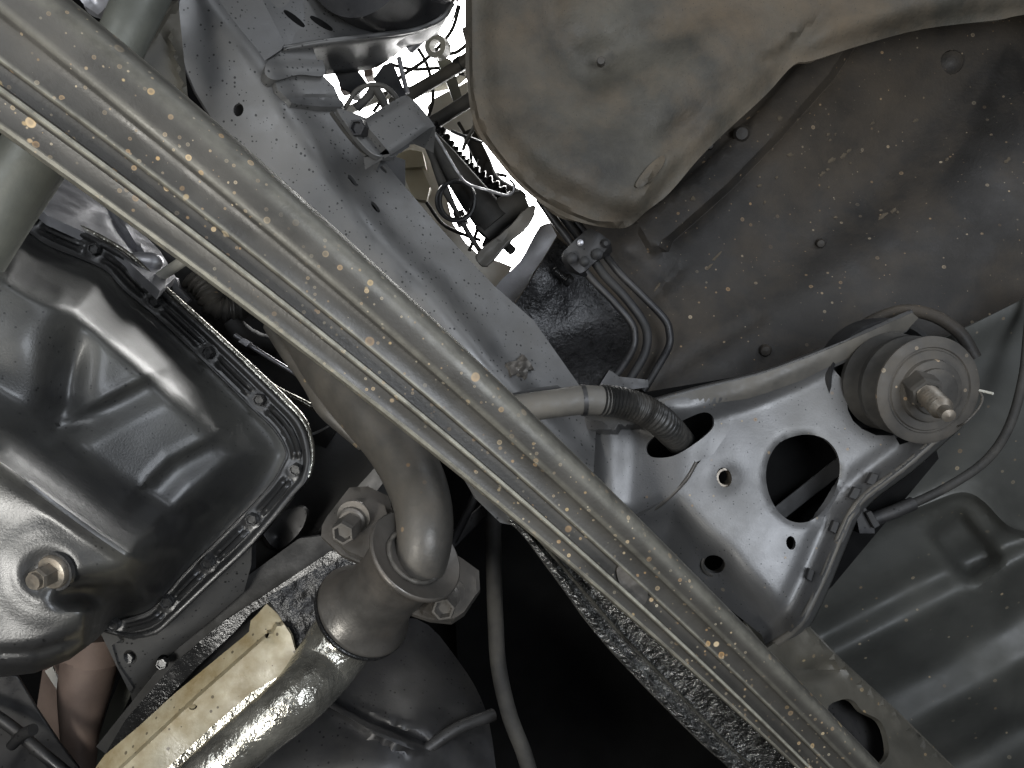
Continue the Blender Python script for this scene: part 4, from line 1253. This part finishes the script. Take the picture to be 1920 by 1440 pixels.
PB = [(60, 413), (177, 471), (289, 568), (390, 664), (486, 752), (554, 882), (472, 975), (389, 1057), (313, 1130), (213, 1172)]
fr = []
for v, h, g_ in [(-.02, -14, 0), (-.01, -2, 0), (.0, 3.4, 0), (.08, 4.0, 0), (.16, 3.2, 0), (.22, .4, 0), (.30, 0, 0), (.36, 0, .4), (.40, 0, 3.2), (.46, 0, 4.0), (.52, 0, 3.4), (.55, 0, .6), (.60, 0, .2), (.63, 0, 2.6), (.69, 0, 3.4), (.75, 0, 2.4), (.80, 0, .2), (.9, 0, 0), (1.0, .3, 0), (1.05, 1, 0)]:
    q = fo_ * (1 - v) + fi_ * v
    nb = np.min([np.hypot(q[:, 0] - a, q[:, 1] - b) for a, b in PB], axis=0)
    m = ss(20, 34, nb)
    boss = ss(22, 12, nb) * (1 if .1 < v < 1 else 0) * .8
    fr.append(PN(q[:, 0], q[:, 1], fl_b(q[:, 0], q[:, 1]) - (h + g_ * m + boss) / 1000 + .0003 * wob(q[:, 0], q[:, 1], 14, 81)))
fr.insert(0, fr[0] + np.array([0, 0, .01]))
loft('flange', fr, M_flange, t, sharp=50, thick=.002)


def flange_d(x, y):
    return fl_b(x, y) - .001


bm = hexmesh('bolt', .0062, .0075, .002)
for (bx, by) in ((60, 413), (177, 471), (289, 568), (390, 664), (486, 752), (554, 882), (472, 975), (389, 1057), (313, 1130), (213, 1172)):
    q = flange_d(np.array([float(bx)]), np.array([float(by)]))[0]
    o = link('bolt', bm, M_oilbolt, t, M=axis_M(P(bx + 3, by - 4, q - .001), (.10 * random.uniform(-1, 1), .15, -1)) @ Matrix.Rotation(random.random(), 4, 'Z'))
q = pan_d(np.array([92.]), np.array([1085.]))[0]
dM = axis_M(P(100, 1072, q), (-.22, .16, -1)) @ Matrix.Scale(.68, 4)
dp = rev('drain_plug', [(0, -.004), (.0175, -.004), (.018, .001), (.0165, .004), (.0125, .0055), (0, .0055)], dM, M_bolt, t, seg=28)
rev('gasket_ring', [(0, -.006), (.021, -.006), (.021, -.001), (0, -.001)], dM, M_oilbolt, dp, seg=28)
pb_ = hexmesh('plug_head', .0118, .017, .001)
link('plug_head', pb_, M_bolt, dp, M=dM @ Matrix.Translation((0, 0, .005)) @ Matrix.Rotation(.3, 4, 'Z'))
rev('plug_tip', [(0, .02), (.0085, .02), (.0082, .0265), (.0, .0268)], dM, M_bolt, dp, seg=20)
t = thing('gasket_bead', 'squeezed out silver sealant bead along the outer edge of the oil pan flange', 'gasket')
gbp = [(a + 5, b - 5, fl_b(np.array([float(a)]), np.array([float(b)]))[0] + .004) for a, b in FO[:14]]
tube('bead', gbp, [3, 3.5, 4.5, 4, 5, 6, 8, 7, 6, 4], M_shiny, t, n=14, seg=10)

# ------------------------------------------------------------------ 20 engine parts between pan and brace
t = thing('engine_block_web', 'bluish silver cast engine block web above the oil pan flange', 'engine block')
eb_d = ip((100, 350, .86), (300, 480, .84), (200, 430, .83))
ebd = lambda x, y: eb_d(x, y) + .02 * gb(x, y, [(140, 330), (200, 385), (215, 420), (240, 450), (262, 480)], 8) - .01 * gp(x, y, 120, 390, 50, 30, 30) - .012 * gb(x, y, [(232, 425), (260, 462), (290, 490)], 7) + .008 * gp(x, y, 185, 400, 20, 12)
sheet('web', [(60, 330), (120, 325), (200, 370), (250, 420), (300, 470), (330, 520), (300, 545), (240, 490), (180, 445), (90, 405), (60, 380)], ebd, M_alu, t, step=7, thick=.01)
sheet('dark_casting', [(40, 300), (160, 300), (420, 500), (600, 690), (640, 790), (600, 860), (560, 780), (420, 640), (300, 530), (160, 400)], lambda x, y: .93 + .01 * wob(x, y, 20, 8), M_dark, t, step=18, thick=.006)
t = thing('sensor_plug', 'stubby silver cylinder between the pan flange and the pale rod', 'sensor')
tube('body', [(246, 488, .815), (262, 490, .81), (288, 492, .81), (300, 496, .815)], [14, 18, 18, 12], M_alu, t, seg=20)
t = thing('dipstick_tube', 'short pale grey tube emerging under the brace beside the silver sensor', 'tube')
tube('tube', [(296, 522, .80), (325, 502, .78), (360, 478, .76)], 10, M_pale, t, seg=16)
t = thing('exhaust_manifold', 'wrinkled grey manifold end half hidden under the brace', 'exhaust manifold')
mp_ = spl([(360, 520, .86), (385, 545, .86), (405, 575, .86), (440, 580, .87), (490, 572, .88)], 12)
tube_w('runner', PN(mp_[:, 0], mp_[:, 1], mp_[:, 2]), .013 + .002 * np.sin(np.arange(len(mp_)) * 1.5), M_pipe, t, 16)
tube('runner', [(395, 500, .88), (430, 530, .88), (470, 560, .88), (540, 580, .89)], 20, M_dark, t, seg=14)
tube('collector', [(430, 600, .87), (470, 640, .88), (520, 650, .89)], [16, 24, 18], M_dark, t, seg=14)
t = thing('linkage_rod', 'thin shiny rod with a clip end running to the bent down pipe, upper of two', 'rod')
tube('rod', [(440, 628, .84), (480, 655, .84), (540, 692, .84), (592, 722, .84)], 4.5, M_alu, t, seg=10)
sheet('clip', [(446, 640), (456, 634), (470, 642), (462, 650)], lambda x, y: .832 + 0 * x, M_alu, t, step=8, thick=.005)
t = thing('shift_cable', 'shiny oily cable strip running beside the pan flange, lower of two', 'cable')
tube('cable', [(478, 700, .83), (520, 730, .83), (570, 755, .83), (625, 785, .83)], 6, M_shiny, t, seg=10)
t = thing('wire_clip', 'short bent bright wire below the end of the shiny cable', 'wire')
tube('wire', [(580, 816, .84), (600, 808, .84), (618, 797, .84), (626, 785, .84)], 2.5, M_alu, t, seg=8)
t = thing('bracket_bits', 'small silver bracket steps beside the pale tube', 'bracket')
sheet('step', [(318, 520), (330, 520), (336, 540), (356, 562), (350, 568), (325, 545)], lambda x, y: .83 + 0 * x, M_alu, t, step=8, thick=.006)
t = thing('starter_body', 'black rounded casting in the shadow between the pan corner and the exhaust joint', 'casting')
st_d = ip((560, 960, .90), (720, 900, .92), (640, 1040, .88))
sheet('casting', spl([(480, 1010), (560, 900), (590, 830), (640, 800), (720, 850), (740, 930), (660, 1030), (560, 1110), (470, 1130)], 4, True), lambda x, y: st_d(x, y) - .03 * gp(x, y, 520, 1010, 40) + .006 * wob(x, y, 24, 7), M_dark, t, step=14, thick=.008)
sheet('lug', spl([(490, 990), (520, 965), (560, 950), (575, 965), (560, 1000), (520, 1030)], 3, True), lambda x, y: .84 + .01 * gp(x, y, 520, 1005, 16), M_black, t, step=8, thick=.01)

# ------------------------------------------------------------------ 21 upper left
t = thing('stabiliser_tube', 'thick grey green tube passing under the brace at the left edge', 'tube')
tube('tube', [(95, 240, .60), (60, 300, .60), (0, 390, .60), (-70, 500, .60), (-300, 850, .60)], 60, M_tubeg, t, seg=36)
t = thing('control_arm', 'dusty grey suspension arm behind the brace at the top left', 'control arm')
tube('arm', [(400, -280, .68), (300, -90, .66), (268, -10, .65), (236, 60, .64), (205, 130, .64)], [54, 52, 46, 44, 44], M_tubeg, t, seg=28)
sheet('ear', [(255, 100), (300, 40), (334, 0), (340, 60), (352, 180), (330, 190), (290, 150)], lambda x, y: .665 + .00025 * (x - 260) - .008 * gb(x, y, [(262, 92), (325, 4)], 6) - .008 * gb(x, y, [(318, 60), (348, 180)], 7), M_dusty, t, step=10, thick=.006)
t = thing('bright_clip', 'pale metal clip catching light at the very top left', 'clip')
sheet('clip', [(60, -260), (150, -260), (206, 6), (184, 28), (160, 12), (134, -20)], lambda x, y: .72 + .006 * gp(x, y, 180, 6, 14), M_alu, t, step=7, thick=.006)

# ------------------------------------------------------------------ 22 harness conduit
t = thing('wiring_conduit', 'dusty sleeved cable turning into a ribbed black conduit that enters the oblong hole', 'conduit')
tube('sleeve', [(930, 772, .71), (985, 764, .715), (1045, 756, .72), (1092, 750, .725), (1140, 752, .73)], [27, 27, 27, 28, 27], M_sleeve, t, seg=24, n=10)
tube('tape_band', [(1089, 750.5, .7255), (1097, 750, .726)], 30, M_black, t, seg=24, smooth=False)
cp = spl([(1125, 750, .728), (1165, 755, .735), (1205, 768, .742), (1238, 789, .752), (1264, 815, .785), (1280, 833, .84), (1285, 838, .90)], 30)
i_ = np.arange(len(cp))
tube_w('corrugation', PN(cp[:, 0], cp[:, 1], cp[:, 2]), (.0142 + .0012 * np.sin(i_ * 2 * np.pi / 5)) , M_conduit, t, 20, sharp=80)
sheet('torn_tape', [(1085, 770), (1130, 772), (1180, 790), (1172, 800), (1160, 792), (1150, 808), (1130, 790), (1100, 785)], lambda x, y: .75 + 0 * x, M_rubber, t, step=10, thick=.002)
t = thing('conduit_clip', 'dark metal clip under the dusty cable sleeve against the rail', 'clip')
sheet('clip', [(958, 738), (1000, 728), (1045, 722), (1060, 732), (1010, 742), (975, 748)], lambda x, y: .73 + 0 * x, M_dark, t, step=10, thick=.01)

finish()
